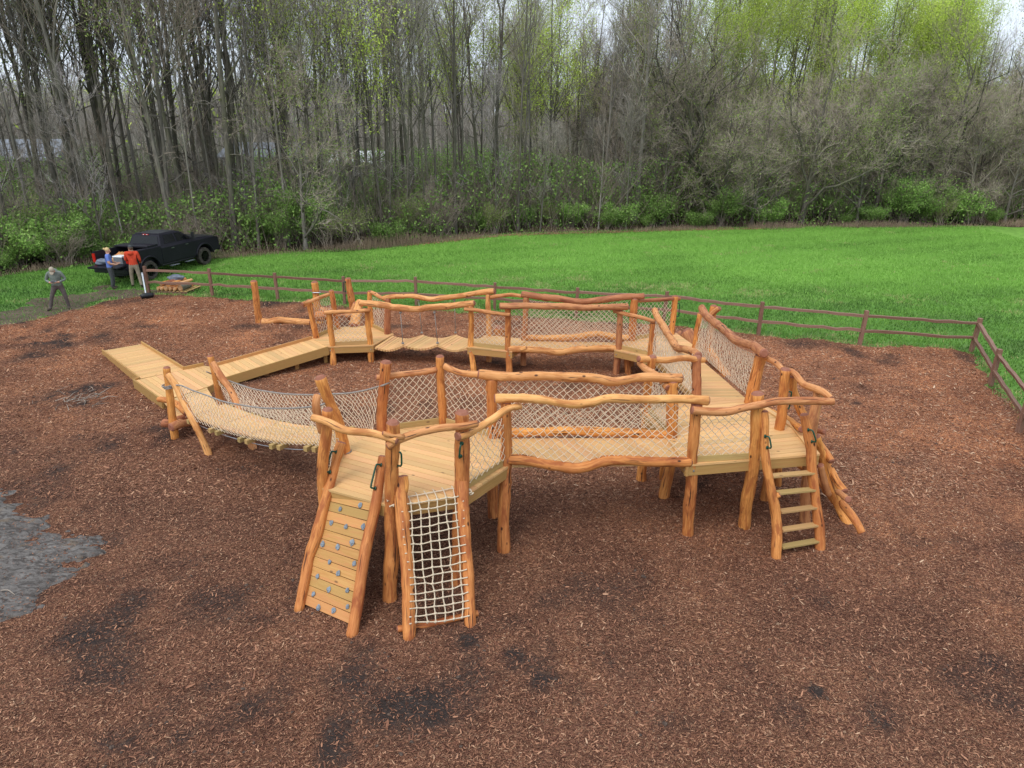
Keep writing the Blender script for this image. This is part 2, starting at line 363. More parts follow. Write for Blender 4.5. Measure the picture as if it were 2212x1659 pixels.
def grid(name, x0, x1, y0, y1, st, zf, mat, kind='structure', keep=-.03, attrs=None):
    nx = int((x1 - x0) / st) + 1; ny = int((y1 - y0) / st) + 1
    X, Y = np.meshgrid(np.linspace(x0, x1, nx), np.linspace(y0, y1, ny)); Zz = zf(X, Y)
    v = np.stack([X, Y, Zz], -1).reshape(-1, 3)
    i = np.arange(nx * ny).reshape(ny, nx); q = np.stack([i[:-1, :-1], i[:-1, 1:], i[1:, 1:], i[1:, :-1]], -1).reshape(-1, 4)
    q = q[(v[q][:, :, 2].max(1) > keep)]
    used, inv = np.unique(q, return_inverse=True); v = v[used]; q = inv.reshape(-1, 4)
    me = bpy.data.meshes.new(name); me.vertices.add(len(v)); me.vertices.foreach_set('co', v.astype(np.float32).ravel())
    me.loops.add(q.size); me.loops.foreach_set('vertex_index', q.ravel().astype(np.int32)); me.polygons.add(len(q))
    me.polygons.foreach_set('loop_start', np.arange(0, q.size, 4, dtype=np.int32)); me.polygons.foreach_set('loop_total', np.full(len(q), 4, np.int32))
    me.polygons.foreach_set('use_smooth', np.ones(len(q), bool))
    if attrs:
        for an, fn in attrs.items():
            a = me.attributes.new(an, 'FLOAT', 'POINT'); a.data.foreach_set('value', fn(v[:, 0], v[:, 1]).astype(np.float32))
    me.update(calc_edges=True); me.materials.append(mat); o = bpy.data.objects.new(name, me); COL.objects.link(o); tag(o, kind=kind); return o
def raw_mesh(name, v, nper, mat, parent=None, rnd=None, col=None):
    """v: [N, nper, 3] separate polygons"""
    N = len(v); me = bpy.data.meshes.new(name); me.vertices.add(N * nper); me.vertices.foreach_set('co', np.asarray(v, np.float32).ravel())
    me.loops.add(N * nper); me.loops.foreach_set('vertex_index', np.arange(N * nper, dtype=np.int32)); me.polygons.add(N)
    me.polygons.foreach_set('loop_start', np.arange(0, N * nper, nper, dtype=np.int32)); me.polygons.foreach_set('loop_total', np.full(N, nper, np.int32))
    if rnd is None: rnd = RNG.random(N)
    a = me.attributes.new('rnd', 'FLOAT', 'POINT'); a.data.foreach_set('value', np.repeat(rnd, nper).astype(np.float32))
    me.update(calc_edges=True); me.materials.append(mat); o = bpy.data.objects.new(name, me); COL.objects.link(o)
    if parent is not None: o.parent = parent
    return o

# damp darker soil showing through the mulch (real stains with their own shape): (pixel x, pixel y, radius m, strength)
BL = [(430, 1560, .9, .8), (560, 1530, .7, .7), (260, 1640, .8, .6), (1120, 1430, .5, .9), (1010, 1385, .25, 1.), (1180, 1490, .7, .6), (1340, 1440, .4, .6), (640, 1015, .35, .9), (1690, 1545, .35, 1.), (1760, 1500, .2, .9), (1900, 1560, .4, .6), (1600, 1430, .3, .6), (2150, 1290, .5, .5), (2140, 1440, .4, .6), (2190, 1180, .4, .6),
      (150, 855, 1.3, .8), (180, 880, .8, .7), (60, 740, 1.6, .7), (250, 690, 1., .5), (350, 760, 1.2, .45), (700, 745, .8, .4), (860, 1545, .8, .6), (700, 1600, .7, .6), (360, 930, .5, .5), (900, 760, 1.0, .7), (1100, 800, 1., .6), (30, 980, .5, .7), (150, 1390, .4, .7), (400, 1250, .3, .5), (1950, 1000, .35, .7), (2000, 960, .5, .5), (1850, 870, .4, .7), (620, 1490, .5, .6), (1480, 1590, .5, .8)]
BLW = [(P('D', x, y)[0], P('D', x, y)[1], r, s) for x, y, r, s in BL]
def damp(x, y):
    d = np.zeros_like(x)
    for bx, by, r, s in BLW:
        q = np.hypot(x - bx, (y - by) * 1.2) / r; d = np.maximum(d, s * .62 * np.exp(-q ** 2 * 1.3))
    n = vnoise(x, y, .55, 41) * .6 + vnoise(x, y, 1.9, 42) * .4
    edge = np.exp(-np.maximum(sdist(x, y, MP), 0) / .5) * .5 * (y > 24)
    return np.clip(d * (.1 + 1.6 * vnoise(x, y, 3.3, 43) * (.5 + vnoise(x, y, 9, 44))) + np.clip((n - .60) * 2.2, 0, .6) + edge, 0, 1)
def dry_vignette(x, y): return np.clip((y - 9.5 + .35 * x + 1.5 * (vnoise(x, y, .4, 45) - .5)) / 9, 0, 1)  # drier mulch far and right, with vignetting painted in as near darkening
def mulch_mat(name, cols, dark, chip=1.0):
    t = NT(name, .9, .12); p = t.pos()
    wv = t.noise(p, 6, 2); 
    def layer(sc, ang, st):
        m = t.n('ShaderNodeMapping'); m.inputs['Rotation'].default_value = (0, 0, ang); m.inputs['Scale'].default_value = (1, st, 1)
        dn = t.n('ShaderNodeVectorMath', operation='ADD'); sc2 = t.n('ShaderNodeVectorMath', operation='SCALE'); sc2.inputs['Scale'].default_value = .25
        t.l(wv.outputs['Color'], sc2.inputs[0]); t.l(p, dn.inputs[0]); t.l(sc2.outputs[0], dn.inputs[1]); t.l(dn.outputs[0], m.inputs['Vector'])
        return t.vor(m.outputs[0], sc)
    a = layer(34, .5, 3.2); b = layer(40, 2.2, 3.0); sel = t.noise(p, 34, 2)
    s2 = t.ramp(sel.outputs[0], [(.47, 0.), (.53, 1.)])
    cf = t.mix(s2, a.outputs['Color'], b.outputs['Color']); df = t.mix(s2, a.outputs['Distance'], b.outputs['Distance'])
    sep = t.n('ShaderNodeSeparateColor'); t.l(cf, sep.inputs[0])
    c = t.ramp(sep.outputs[0], cols)
    c = t.mix(t.math('MULTIPLY', t.ramp(df, [(.15, 0.), (.8, 1.)]), .55), c, (.025, .012, .009))
    big = t.noise(p, .55, 6, .68); c = t.mix(t.ramp(big.outputs[0], [(.42, .0), (.66, .85)]), c, t.mix(1.0, c, (.52, .50, .54), 'MULTIPLY')); bg2 = t.noise(t.scale(p, (1.3, 1, 1)), .38, 6, .7); c = t.mix(t.ramp(bg2.outputs[0], [(.48, .0), (.68, .8)]), c, t.mix(1.0, c, (1.55, 1.5, 1.35), 'MULTIPLY'))
    dr = t.attr('dry').outputs['Fac']; bb = t.noise(p, 2.5, 4, .65); c = t.mix(t.math('MULTIPLY', dr, t.ramp(bb.outputs[0], [(.3, .75), (.6, 1.)])), c, t.mix(1.0, c, (2.05, 1.78, 1.5), 'MULTIPLY')); at = t.attr('damp').outputs['Fac']; dd = t.math('MULTIPLY', at, 1.0); sp = t.noise(p, 9, 4, .7); k = t.ramp(t.math('MULTIPLY', dd, t.math('ADD', sp.outputs[0], .55)), [(.15, 0.), (.75, .93)])  # 'dry' lightens the far mulch: drier chips plus vignette falloff put into colour
    c = t.mix(k, c, dark); t.color(c)
    t.bump(t.math('ADD', t.math('MULTIPLY', df, -1.0), sep.outputs[1]), .8, .02); return t.m
M['mulch'] = mulch_mat('mulch', [(0, (.052, .022, .015)), (.25, (.14, .058, .036)), (.5, (.25, .108, .064)), (.75, (.38, .18, .104)), (.93, (.52, .28, .155)), (1., (.55, .38, .25))], (.042, .034, .031))
mulch = grid('mulch_bed', -26, 15.2, 4.2, 28.9, .085, mulch_z, M['mulch'], attrs={'damp': damp, 'dry': dry_vignette})

t = NT('wet_mud', .6, .25); p = t.pos(); n1 = t.noise(p, 1.6, 7, .6); n2 = t.noise(t.scale(p, (1, 2, 1)), 7, 5, .65, .5)
c = t.mix(t.ramp(n1.outputs[0], [(.3, 0.), (.7, 1.)]), (.115, .100, .090), (.215, .195, .178)); c = t.mix(t.ramp(n2.outputs[0], [(.40, .85), (.54, 0.)]), c, (.055, .045, .039))
n3 = t.noise(p, 2.3, 3); c = t.mix(t.ramp(n3.outputs[0], [(.62, 0.), (.70, .6)]), c, (.20, .14, .085))
t.color(c); t.bump(n2.outputs[0], 1.0, .09); M['mud'] = t.m
mud = grid('mud_patch', -14, -4.8, 6.5, 12.8, .05, mud_z, M['mud'])

t = NT('trodden_mud', .8, .2); p = t.pos(); n1 = t.noise(p, 1.2, 6, .65); n2 = t.noise(p, 8, 4)
c = t.mix(t.ramp(n1.outputs[0], [(.35, 0.), (.65, 1.)]), (.075, .050, .037), (.14, .10, .072)); c = t.mix(t.ramp(n2.outputs[0], [(.5, 0.), (.62, .7)]), c, (.05, .09, .025)); t.color(c); t.bump(n2.outputs[0], .8, .04); M['track'] = t.m
track = grid('muddy_path', -30, -12, 17, 32, .12, trk_z, M['track'])

# grass ground sheet
t = NT('grass_ground', .9, .1); p = t.pos(); n1 = t.noise(p, .22, 5, .6); n2 = t.noise(p, 3.5, 4, .7); n3 = t.noise(t.scale(p, (1, 1, 1)), .9, 4)
c = t.mix(t.ramp(n1.outputs[0], [(.35, 0.), (.65, 1.)]), (.14, .285, .048), (.205, .385, .07)); c = t.mix(t.ramp(n2.outputs[0], [(.3, .55), (.6, 0.)]), c, (.065, .15, .028))
sepx = t.n('ShaderNodeSeparateXYZ'); t.l(p, sepx.inputs[0]); ny = t.math('ADD', sepx.outputs[1], t.math('MULTIPLY', sepx.outputs[0], .18))
nearf = t.ramp(t.math('DIVIDE', t.math('ADD', ny, t.math('MULTIPLY', n1.outputs[0], 5.)), 60.), [(.49, 1.), (.62, 0.)])
c = t.mix(t.math('MULTIPLY', nearf, t.ramp(n3.outputs[0], [(.48, 0.), (.68, .65)])), c, (.15, .125, .08)); c = t.mix(t.math('MULTIPLY', nearf, .6), c, (.065, .155, .034)); t.color(c); t.bump(n2.outputs[0], .6, .06); M['grassground'] = t.m
mb = MB(); mb.add([(-900, -60, 0), (900, -60, 0), (900, 1500, 0), (-900, 1500, 0)], [[0, 1, 2, 3]]); g = mb.build('grass_field', M['grassground']); tag(g, kind='structure')
# forest floor sheet
t = NT('leaf_litter', .95, .05); p = t.pos(); n1 = t.noise(p, .5, 5, .6); n2 = t.noise(p, 5, 5, .7)
c = t.mix(n2.outputs[0], (.040, .028, .018), (.12, .085, .055)); c = t.mix(t.ramp(n1.outputs[0], [(.45, 0.), (.62, .85)]), c, (.030, .065, .014)); t.color(c); t.bump(n2.outputs[0], .8, .08); M['litter'] = t.m
xs = np.arange(-250, 251, .7); v = []; f = []
for k, x in enumerate(xs):
    e = float(forest_edge(x)) + 1.1 * (vnoise(x, 0, .8, 51) - .5) + .5 * (vnoise(x, 3, 2.5, 52) - .5); v += [(x, e, .012), (x, 420, .012)]
    if k: f.append([2 * k - 2, 2 * k, 2 * k + 1, 2 * k - 1])
mb = MB(); mb.add(v, f); tag(mb.build('forest_floor', M['litter']), kind='structure')

# wood chips: loose chips on top of the bed
t = NT('loose_chips', .85, .15); rn = t.attr('rnd').outputs['Fac']
t.color(t.ramp(rn, [(0, (.055, .026, .018)), (.25, (.14, .062, .040)), (.5, (.25, .115, .068)), (.72, (.39, .195, .115)), (.88, (.50, .30, .185)), (.965, (.56, .40, .27)), (1., (.70, .60, .48))])); M['chip'] = t.m
def chips(n, x0, x1, y0, y1, ls, seed, bias=0):
    r = np.random.default_rng(seed); x = r.uniform(x0, x1, n * 2); y = y0 + (y1 - y0) * r.random(n * 2) ** 1.15
    ok = (np.abs(x) < y * .78 + 1.4) & (sdist(x, y, MP) > -.12); x, y = x[ok][:n], y[ok][:n]
    mz = mud_z(x, y); dm = damp(x, y); ok = ((mz < mulch_z(x, y)) | (r.random(len(x)) < np.where(mz - mulch_z(x, y) < .05, .3, .08))) & (r.random(len(x)) > dm * .6); x, y, dm = x[ok], y[ok], dm[ok]; n = len(x)
    z = np.maximum(np.maximum(mulch_z(x, y), mud_z(x, y)), .0) + r.uniform(.002, .014, n); a = r.uniform(0, np.pi, n); l = ls * r.lognormal(0, .35, n); w = l * r.uniform(.16, .34, n); ti = r.normal(0, .22, n); ro = r.normal(0, .35, n)
    d = np.stack([np.cos(a) * np.cos(ti), np.sin(a) * np.cos(ti), np.sin(ti)], -1); s = np.stack([-np.sin(a) * np.cos(ro), np.cos(a) * np.cos(ro), np.sin(ro)], -1)
    c = np.stack([x, y, z + np.abs(np.sin(ti)) * l * .3], -1); D = d * l[:, None] / 2; S = s * w[:, None] / 2
    q = np.stack([c - D - S * .6, c - D * .2 - S, c + D + -S * .5, c + D + S * .6, c - D * .1 + S, c - D + S * .7], 1)
    dn_ = dry_vignette(x, y); rv = r.beta(2, 2.1, n) - dm * .2 - .04; rv = np.where(dn_ > .3, np.minimum(rv + .12 * dn_, .90 + .06 * r.random(n)), rv); return q, np.clip(rv, 0, 1)
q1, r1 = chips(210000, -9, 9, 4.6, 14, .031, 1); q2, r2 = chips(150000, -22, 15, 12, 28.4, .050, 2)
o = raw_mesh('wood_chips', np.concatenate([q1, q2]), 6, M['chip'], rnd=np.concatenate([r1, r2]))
tag(o, 'loose brown shredded wood chips lying all over the play area', 'wood chips', kind='stuff')

# soil clods and scattered debris on the mulch
def clods(n, seed):
    r = np.random.default_rng(seed); bm = bmesh.new(); bmesh.ops.create_icosphere(bm, subdivisions=1, radius=1); V0 = np.array([v.co[:] for v in bm.verts]); F0 = np.array([[v.index for v in f.verts] for f in bm.faces]); bm.free()
    x = r.uniform(-16, 12, n * 30); y = r.uniform(4.8, 24, n * 30); dm = damp(x, y) * (np.abs(x) < y * .78) * (sdist(x, y, MP) > .2); k = r.random(n * 30) < dm * .5; x, y = x[k][:n], y[k][:n]; n = len(x)
    s = r.lognormal(-4.35, .4, n); z = np.maximum(mulch_z(x, y), mud_z(x, y)) + s * .15; V = V0[None] * (1 + r.normal(0, .16, (n, len(V0), 1))) * s[:, None, None] * np.array([1.3, 1, .7]); a = r.uniform(0, 6.28, n); c_, s_ = np.cos(a)[:, None], np.sin(a)[:, None]
    V = np.stack([V[:, :, 0] * c_ - V[:, :, 1] * s_, V[:, :, 0] * s_ + V[:, :, 1] * c_, V[:, :, 2]], -1) + np.stack([x, y, z], -1)[:, None]; return V[:, F0].reshape(-1, 3, 3)
t = NT('soil', .9, .1); rn = t.attr('rnd').outputs['Fac']; t.color(t.mix(rn, (.050, .036, .030), (.12, .085, .066))); M['soil'] = t.m
o = raw_mesh('soil_clods', clods(1500, 91), 3, M['soil']); tag(o, 'small dark clods of damp soil lying on the mulch', 'soil clods', kind='stuff')

# grass blades
t = NT('grass_blades', .7, .2); rn = t.attr('rnd').outputs['Fac']
t.color(t.ramp(rn, [(0, (.068, .150, .032)), (.3, (.145, .295, .05)), (.7, (.235, .45, .08)), (.84, (.20, .40, .07)), (.9, (.26, .33, .10)), (1., (.50, .42, .22))])); t.b.inputs['Subsurface Weight'].default_value = 0; M['blade'] = t.m
def blades(x, y, h, w, seed):
    r = np.random.default_rng(seed); n = len(x); a = r.uniform(0, np.pi * 2, n); hh = h * r.uniform(.5, 1.4, n); le = r.uniform(0, .7, n) * hh
    b = np.stack([x, y, np.zeros(n)], -1); s = np.stack([np.cos(a) * w / 2, np.sin(a) * w / 2, np.zeros(n)], -1); a2 = r.uniform(0, np.pi * 2, n)
    tp = b + np.stack([np.cos(a2) * le, np.sin(a2) * le, hh], -1); return np.stack([b - s, b + s, tp], 1)
r = np.random.default_rng(3)
x = r.uniform(-24, 30, 520000); y = 14 + 33 * r.random(520000); ok = (sdist(x, y, MP) < .1 + .35 * (vnoise(x, y, 3, 61) - .4)) & (y < forest_edge(x) + .6) & (np.abs(x) < y * .76 + 1.5)
ok &= (trk_z(x, y) < .005) | (r.random(len(x)) < .28)
ok &= r.random(len(x)) < np.where(y < 34, 1.0, .75)
x, y = x[ok], y[ok]; n = len(x); sdp = sdist(x, y, MP)
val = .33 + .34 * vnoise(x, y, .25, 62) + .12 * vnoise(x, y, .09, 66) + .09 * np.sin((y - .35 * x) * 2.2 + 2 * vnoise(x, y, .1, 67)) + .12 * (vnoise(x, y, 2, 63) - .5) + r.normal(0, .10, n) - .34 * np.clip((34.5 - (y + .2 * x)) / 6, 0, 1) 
dry = (vnoise(x, y, .7, 64) * .6 + vnoise(x, y, 2.7, 65) * .5 + (.48 * np.exp(-np.abs(sdp) / .55) + .26 * np.exp(-((y + .2 * x - 31) / 1.1) ** 2) * (x > -6))) > r.uniform(.76, 1.1, n)
val = np.where(dry, r.uniform(.84, .98, n), np.clip(val, 0, .84))
o = raw_mesh('grass', blades(x, y, .085, .032, 4), 3, M['blade'], rnd=val); tag(o, 'short mown green grass of the field beyond the fence', 'grass', kind='stuff')

# ------------------------------------------------------------------ play structure builders
def A3(p, z=None): p = np.array(p, float); return p if z is None else np.array([p[0], p[1], z])
def log(parent, name, pts, r0, r1=None, mat='log', end='end', **kw):
    mb = MB(); add_log(mb, pts, r0, r1, **kw); return mb.build(name, [M[mat], M[end]], parent)
def post(parent, foot, top, r, mid=None, name='post', mat='log', sink=.12, **kw):
    foot = A3(foot); top = A3(top); d = nrm((A3(mid) if mid is not None else top) - foot)
    pts = [foot - d * sink] + ([A3(mid)] if mid is not None else [(foot + top) / 2 + RNG.normal(0, .008, 3)]) + [top]
    kw.setdefault('flat0', False); return log(parent, name, pts, r * 1.08, r * .94, mat, **kw)
def board(parent, name, p, q, w, h, mat='joist', up=(0, 0, 1)):
    mb = MB(); add_board(mb, p, q, w, h, up); return mb.build(name, M[mat], parent)
def deck(parent, poly, ang, bw=.14, mat='deck', name='deck', **kw):
    mb = MB(); add_deck(mb, poly, ang, bw, **kw); return mb.build(name, M[mat], parent)
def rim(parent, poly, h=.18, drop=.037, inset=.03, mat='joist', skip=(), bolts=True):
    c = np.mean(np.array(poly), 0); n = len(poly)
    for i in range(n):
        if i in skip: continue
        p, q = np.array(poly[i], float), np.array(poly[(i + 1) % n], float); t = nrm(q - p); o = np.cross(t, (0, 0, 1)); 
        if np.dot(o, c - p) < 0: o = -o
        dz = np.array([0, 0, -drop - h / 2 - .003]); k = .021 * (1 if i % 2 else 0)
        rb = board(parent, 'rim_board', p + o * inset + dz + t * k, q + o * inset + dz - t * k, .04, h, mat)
        if bolts:
            mb = MB()
            for s in (.06, .94):
                b = p * (1 - s) + q * s + o * (inset - .02) + dz; add_tube(mb, [b, b - o * .012], .017, 8, smooth=False)
            mb.build('bolt', M['steel'], rb)
def toe(parent, p, q, z, h=.11):
    p = A3(p, z + h / 2 + .002); q = A3(q, z + h / 2 + .002); t = nrm(q - p); board(parent, 'toe_board', p + t * .07, q - t * .07, .036, h, 'dead')
def net(parent, bot, top, cell=.145, r=.0058, mat='rope', sag=.02, seed=0, name='net', square=False, jit=.011, border=False):
    """rope net between a bottom line and a top line (poly-lines)"""
    B = catmull(bot, .05) if len(bot) > 2 else np.array(bot, float); T = catmull(top, .05) if len(top) > 2 else np.array(top, float)
    def at(C, u):
        s = np.concatenate([[0], np.cumsum(np.linalg.norm(np.diff(C, axis=0), axis=1))]); s /= s[-1]; return np.array([np.interp(u, s, C[:, k]) for k in range(3)]).T
    Wd = np.linalg.norm(np.diff(B, axis=0), axis=1).sum(); H = np.linalg.norm(T.mean(0) - B.mean(0))
    nu = max(2, int(round(Wd / cell * 2))); nv = max(2, int(round(H / cell * 2)))
    rr = np.random.default_rng(seed + 5); U = np.arange(nu + 1) / nu
    b, tt = at(B, U), at(T, U); n = nrm(np.cross(B[-1] - B[0], T.mean(0) - B.mean(0)))
    G = b[:, None, :] * (1 - np.arange(nv + 1) / nv)[None, :, None] + tt[:, None, :] * (np.arange(nv + 1) / nv)[None, :, None]
    J = rr.normal(0, jit, G.shape); e = np.sin(np.pi * U)[:, None, None]; vv = np.sin(np.pi * np.arange(nv + 1) / nv)[None, :, None]
    wv = sag * (np.sin(U * 5 + seed)[:, None, None] * vv + .6 * vv); G = G + J * np.clip(vv + .15, 0, 1) + n * wv * e + np.array([0, 0, -1.]) * sag * .5 * e * vv
    mb = MB(); v = []; f = []
    segs = []
    for i in range(nu):
        for j in range(nv + 1):
            if (i + j) % 2 == 0:
                if j < nv: segs.append((G[i, j], G[i + 1, j + 1]))
                if j > 0: segs.append((G[i, j], G[i + 1, j - 1]))
    if border:
        for i in range(nu): segs += [(G[i, 0], G[i + 1, 0]), (G[i, nv], G[i + 1, nv])]
    a, c = np.array([s[0] for s in segs]), np.array([s[1] for s in segs]); d = c - a; d /= np.linalg.norm(d, axis=1)[:, None]; a = a - d * r * .5; c = c + d * r * .5
    s1 = np.cross(d, n); s2 = np.cross(d, s1); ang = np.arange(4) * np.pi / 2
    o = r * (np.cos(ang)[None, :, None] * s1[:, None, :] + np.sin(ang)[None, :, None] * s2[:, None, :])
    V = np.concatenate([a[:, None] + o, c[:, None] + o], 1).reshape(-1, 3)
    for k in range(len(segs)):
        q = 8 * k; f += [[q + j, q + (j + 1) % 4, q + 4 + (j + 1) % 4, q + 4 + j] for j in range(4)]
    mb.add(V, f, None, None, 0, True); return mb.build(name, M[mat], parent)
def handle(parent, p, q, out, r=.0145):
    out = nrm(out) * .075; p = A3(p); q = A3(q); mb = MB(); m = (q - p) * .12
    add_tube(mb, [p, p + out * .8, p + out * 1.0 + m, q + out * 1.0 - m, q + out * .8, q], r, 8, .02)
    for e in (p, q): add_tube(mb, [e - out * .05, e + out * .12], .032, 10, curve=True)
    return mb.build('grab_handle', M['green'], parent)
def rail(parent, pts, r0, r1=None, mat='rail', **kw): return log(parent, 'handrail', pts, r0, r1, mat, **kw)
def VPs(z, pts, A, B): return [VP(z, x, y, A, B) for x, y in pts]

ZA, ZC, ZE, ZF, ZG = 1.55, 1.55, .80, .74, .57
# ---------------- octagonal platform (front left)
oc = [P('5', x, y, ZA) for x, y in [(440, 1055), (968, 1190), (1505, 1115), (1845, 893), (1745, 685), (1362, 575), (890, 640), (610, 800)]]
ctr = np.mean(oc, 0)
def grow(poly, k): 
    c = np.mean(np.array(poly), 0); return [p + nrm(p - c) * k for p in poly]
pa = thing('play_platform', 'eight sided high wooden deck with climbing wall and rope net on its front', 'platform', (ctr[0], ctr[1], 0), group='decks of the timber play structure')
octo = grow(oc, .10)
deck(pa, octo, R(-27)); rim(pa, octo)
mb = MB()
for k in range(5):
    a = octo[0] * (1 - (k + 1) / 6) + octo[1] * ((k + 1) / 6); b = octo[5] * (1 - (k + 1) / 6) + octo[4] * ((k + 1) / 6); add_board(mb, a + (0, .12, -.13), b + (0, -.12, -.13), .04, .17)
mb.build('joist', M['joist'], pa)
def apost(i, top, r, ground=None, **kw):
    f = A3(ground) if ground is not None else A3(oc[i], 0); mid = oc[i]; return post(pa, f, top, r, mid, **kw)
g1 = P('6', 950, 1240, 0); p1 = apost(1, TY('5', 978, 575, oc[1][1] - .08), .105, g1)
p0 = apost(0, TY('5', 473, 475, oc[0][1]), .088)
p7t = TY('5', 417, 228, oc[7][1] - .15); p7 = apost(7, p7t, .095)
p6t = TY('5', 925, 110, oc[6][1]); p6 = apost(6, p6t, .10)
p5t = TY('5', 1340, 65, oc[5][1]); apost(5, p5t, .082, mat='log')
p4t = TY('5', 1740, 235, oc[4][1]); apost(4, p4t, .095, P('6', 1750, 600, 0))
p3t = TY('5', 1850, 415, oc[3][1]); apost(3, p3t, .098, P('6', 1830, 865, 0))
p2t = TY('5', 1510, 500, oc[2][1]); p2 = apost(2, p2t, .112, P('6', 1480, 1110, 0))
fr = np.array([0, -.11, 0])
rail(pa, VPs('5', [(360, 535), (480, 575), (600, 622), (800, 650), (1005, 718)], oc[0] + fr, oc[1] + fr), .062, .05)
rail(pa, VPs('5', [(395, 365), (388, 430), (408, 540), (430, 645)], oc[7] + (-.1, 0, 0), oc[0] + (-.12, -.12, 0)), .058, .062)
rr_ = rail(pa, VPs('5', [(940, 755), (1010, 712), (1080, 680), (1200, 640), (1350, 612), (1500, 602), (1625, 580)], oc[1] + (-.02, -.15, 0), oc[2] + fr), .06, .056)
log(pa, 'handrail', VPs('5', [(900, 655), (970, 665), (1060, 690)], oc[1] + (-.02, -.17, 0), oc[2] + fr), .034, .05, 'rail', flat1=False, knots=0)
rail(pa, VPs('5', [(1478, 682), (1590, 640), (1740, 565), (1850, 480), (1955, 448)], oc[2] + (0, -.14, 0), oc[3] + (.12, -.12, 0)), .07, .052)
rail(pa, VPs('5', [(850, 225), (960, 222), (1150, 195), (1312, 165)], oc[6] + (0, .1, 0), oc[5]), .06, .055)
rail(pa, VPs('5', [(1378, 140), (1440, 165), (1520, 195), (1640, 205), (1700, 215)], oc[5], oc[4] + (0, .05, 0)), .062, .055)
net(pa, [oc[2] + (.05, 0, .10), oc[3] + (0, -.08, .12)], VPs('5', [(1560, 680), (1740, 600), (1835, 530)], oc[2], oc[3]), seed=1)
net(pa, [oc[6] + (.08, 0, .12), oc[5] + (-.08, 0, .12)], VPs('5', [(945, 240), (1150, 215), (1310, 190)], oc[6], oc[5]), seed=2)
net(pa, [oc[5] + (.07, 0, .12), oc[4] + (-.08, .08, .12)], VPs('5', [(1380, 180), (1530, 215), (1705, 230)], oc[5], oc[4]), seed=3)
net(pa, [oc[7] + (0, -.1, .05), oc[0] + (0, .1, .05)], VPs('5', [(440, 470), (470, 600)], oc[7], oc[0]), seed=4)
for i, j in ((2, 3), (6, 5), (5, 4), (7, 0)): toe(pa, oc[i], oc[j], ZA)
mb = MB(); a = oc[7]; add_tube(mb, [a + (.1 * math.cos(k * .63), .1 * math.sin(k * .63), .012) for k in range(11)], .012, 6); mb.build('rope_collar', M['cable'], p7)
handle(p1, TY('5', 1005, 800, oc[1][1] - .05), TY('5', 1008, 905, oc[1][1] - .05), (1, -.3, 0))
handle(p2, TY('5', 1508, 735, oc[2][1] - .11), TY('5', 1498, 832, oc[2][1] - .11), (-.2, -1, 0))
# ---------------- climbing wall
fl, fr_ = P('6', 250, 1300, 0), P('6', 665, 1500, 0)
plW = plane(fl, fr_, P('6', 660, 438, ZA - .04))
cw = thing('climbing_wall', 'leaning board climbing wall dotted with grey rock holds', 'climbing wall', (fl + fr_) / 2)
lw = log(cw, 'side_log', [PL('6', x, y, plW, .02) for x, y in [(258, 1330), (262, 1280), (300, 1080), (330, 900), (385, 740), (430, 560), (470, 410), (520, 240), (552, 110), (578, 20)]], .082, .074, flat0=False, rough=.11, knots=7, wob=.008)
rw = log(cw, 'side_log', [PL('6', x, y, plW, .03) for x, y in [(655, 1535), (665, 1480), (710, 1240), (745, 1000), (775, 820), (820, 620), (845, 470), (870, 300), (905, 130)]], .088, .078, flat0=False, rough=.05)
tl, tr, bl, br = [PL('6', x, y, plW, -.03) for x, y in ((512, 402), (812, 470), (292, 1262), (652, 1420))]
mb = MB(); nb = 12
def onw(u, v): return (bl * (1 - u) + br * u) * (1 - v) + (tl * (1 - u) + tr * u) * v
for k in range(nb):
    v0 = (k + .5) / nb; a, b = onw(-.03, v0), onw(1.03, v0); h = np.linalg.norm(onw(.5, (k + 1) / nb) - onw(.5, k / nb)) - .008
    add_board(mb, a, b, .036, h, up=nrm(tl - bl), rnd=[.9, .45, .1, .5, .35, .3, .55, .6, .2, .8, .05, .5][k])
pan = mb.build('wall_panel', M['wall'], cw)
def hold(parent, c, n, s):
    bm = bmesh.new(); bmesh.ops.create_icosphere(bm, subdivisions=2, radius=1); rg = np.random.default_rng(int(abs(c[0]) * 997 + abs(c[2]) * 131))
    ph = rg.uniform(0, 6, 6); q = Vector(tuple(n)).to_track_quat('Z', 'Y')
    for v in bm.verts:
        p = v.co; k = 1 + .22 * math.sin(4 * p.x + ph[0]) * math.cos(3 * p.y + ph[1]) + .18 * math.sin(5 * p.z + ph[2] + 2 * p.x); v.co = Vector((p.x * .85, p.y * 1.05, max(p.z, -.1) * .72)) * k * s
        if math.hypot(p.x, p.y) < .3 and p.z > 0: v.co.z -= s * .25
        v.co = q @ v.co + Vector(tuple(c))
    V = [tuple(v.co) for v in bm.verts]; F = [[v.index for v in f.verts] for f in bm.faces]; bm.free()
    mb = MB(); mb.add(V, F, None, None, 0, False); h = mb.build('climbing_hold', M['hold'], parent)
    mb = MB(); add_tube(mb, [np.array(c) + n * s * .35, np.array(c) + n * s * .5], .009, 6, smooth=False); mb.build('bolt', M['black'], h) if False else None
for x, y in [(571, 530), (724, 500), (500, 636), (615, 665), (748, 664), (661, 788), (435, 800), (549, 821), (488, 940), (679, 950), (555, 1025), (394, 1048), (481, 1150), (626, 1157), (364, 1185), (403, 1290), (627, 1283), (518, 1312)]:
    hold(pan, PL('6', x, y, plW, 0.0), plW[1], .040 + .004 * math.sin(x))
nW = plW[1]
handle(lw, PL('6', 538, 90, plW, .09), PL('6', 492, 245, plW, .10), nW + np.array([-.7, 0, .1]))
handle(rw, PL('6', 885, 190, plW, .10), PL('6', 840, 370, plW, .11), nW + np.array([-.9, 0, .1]))
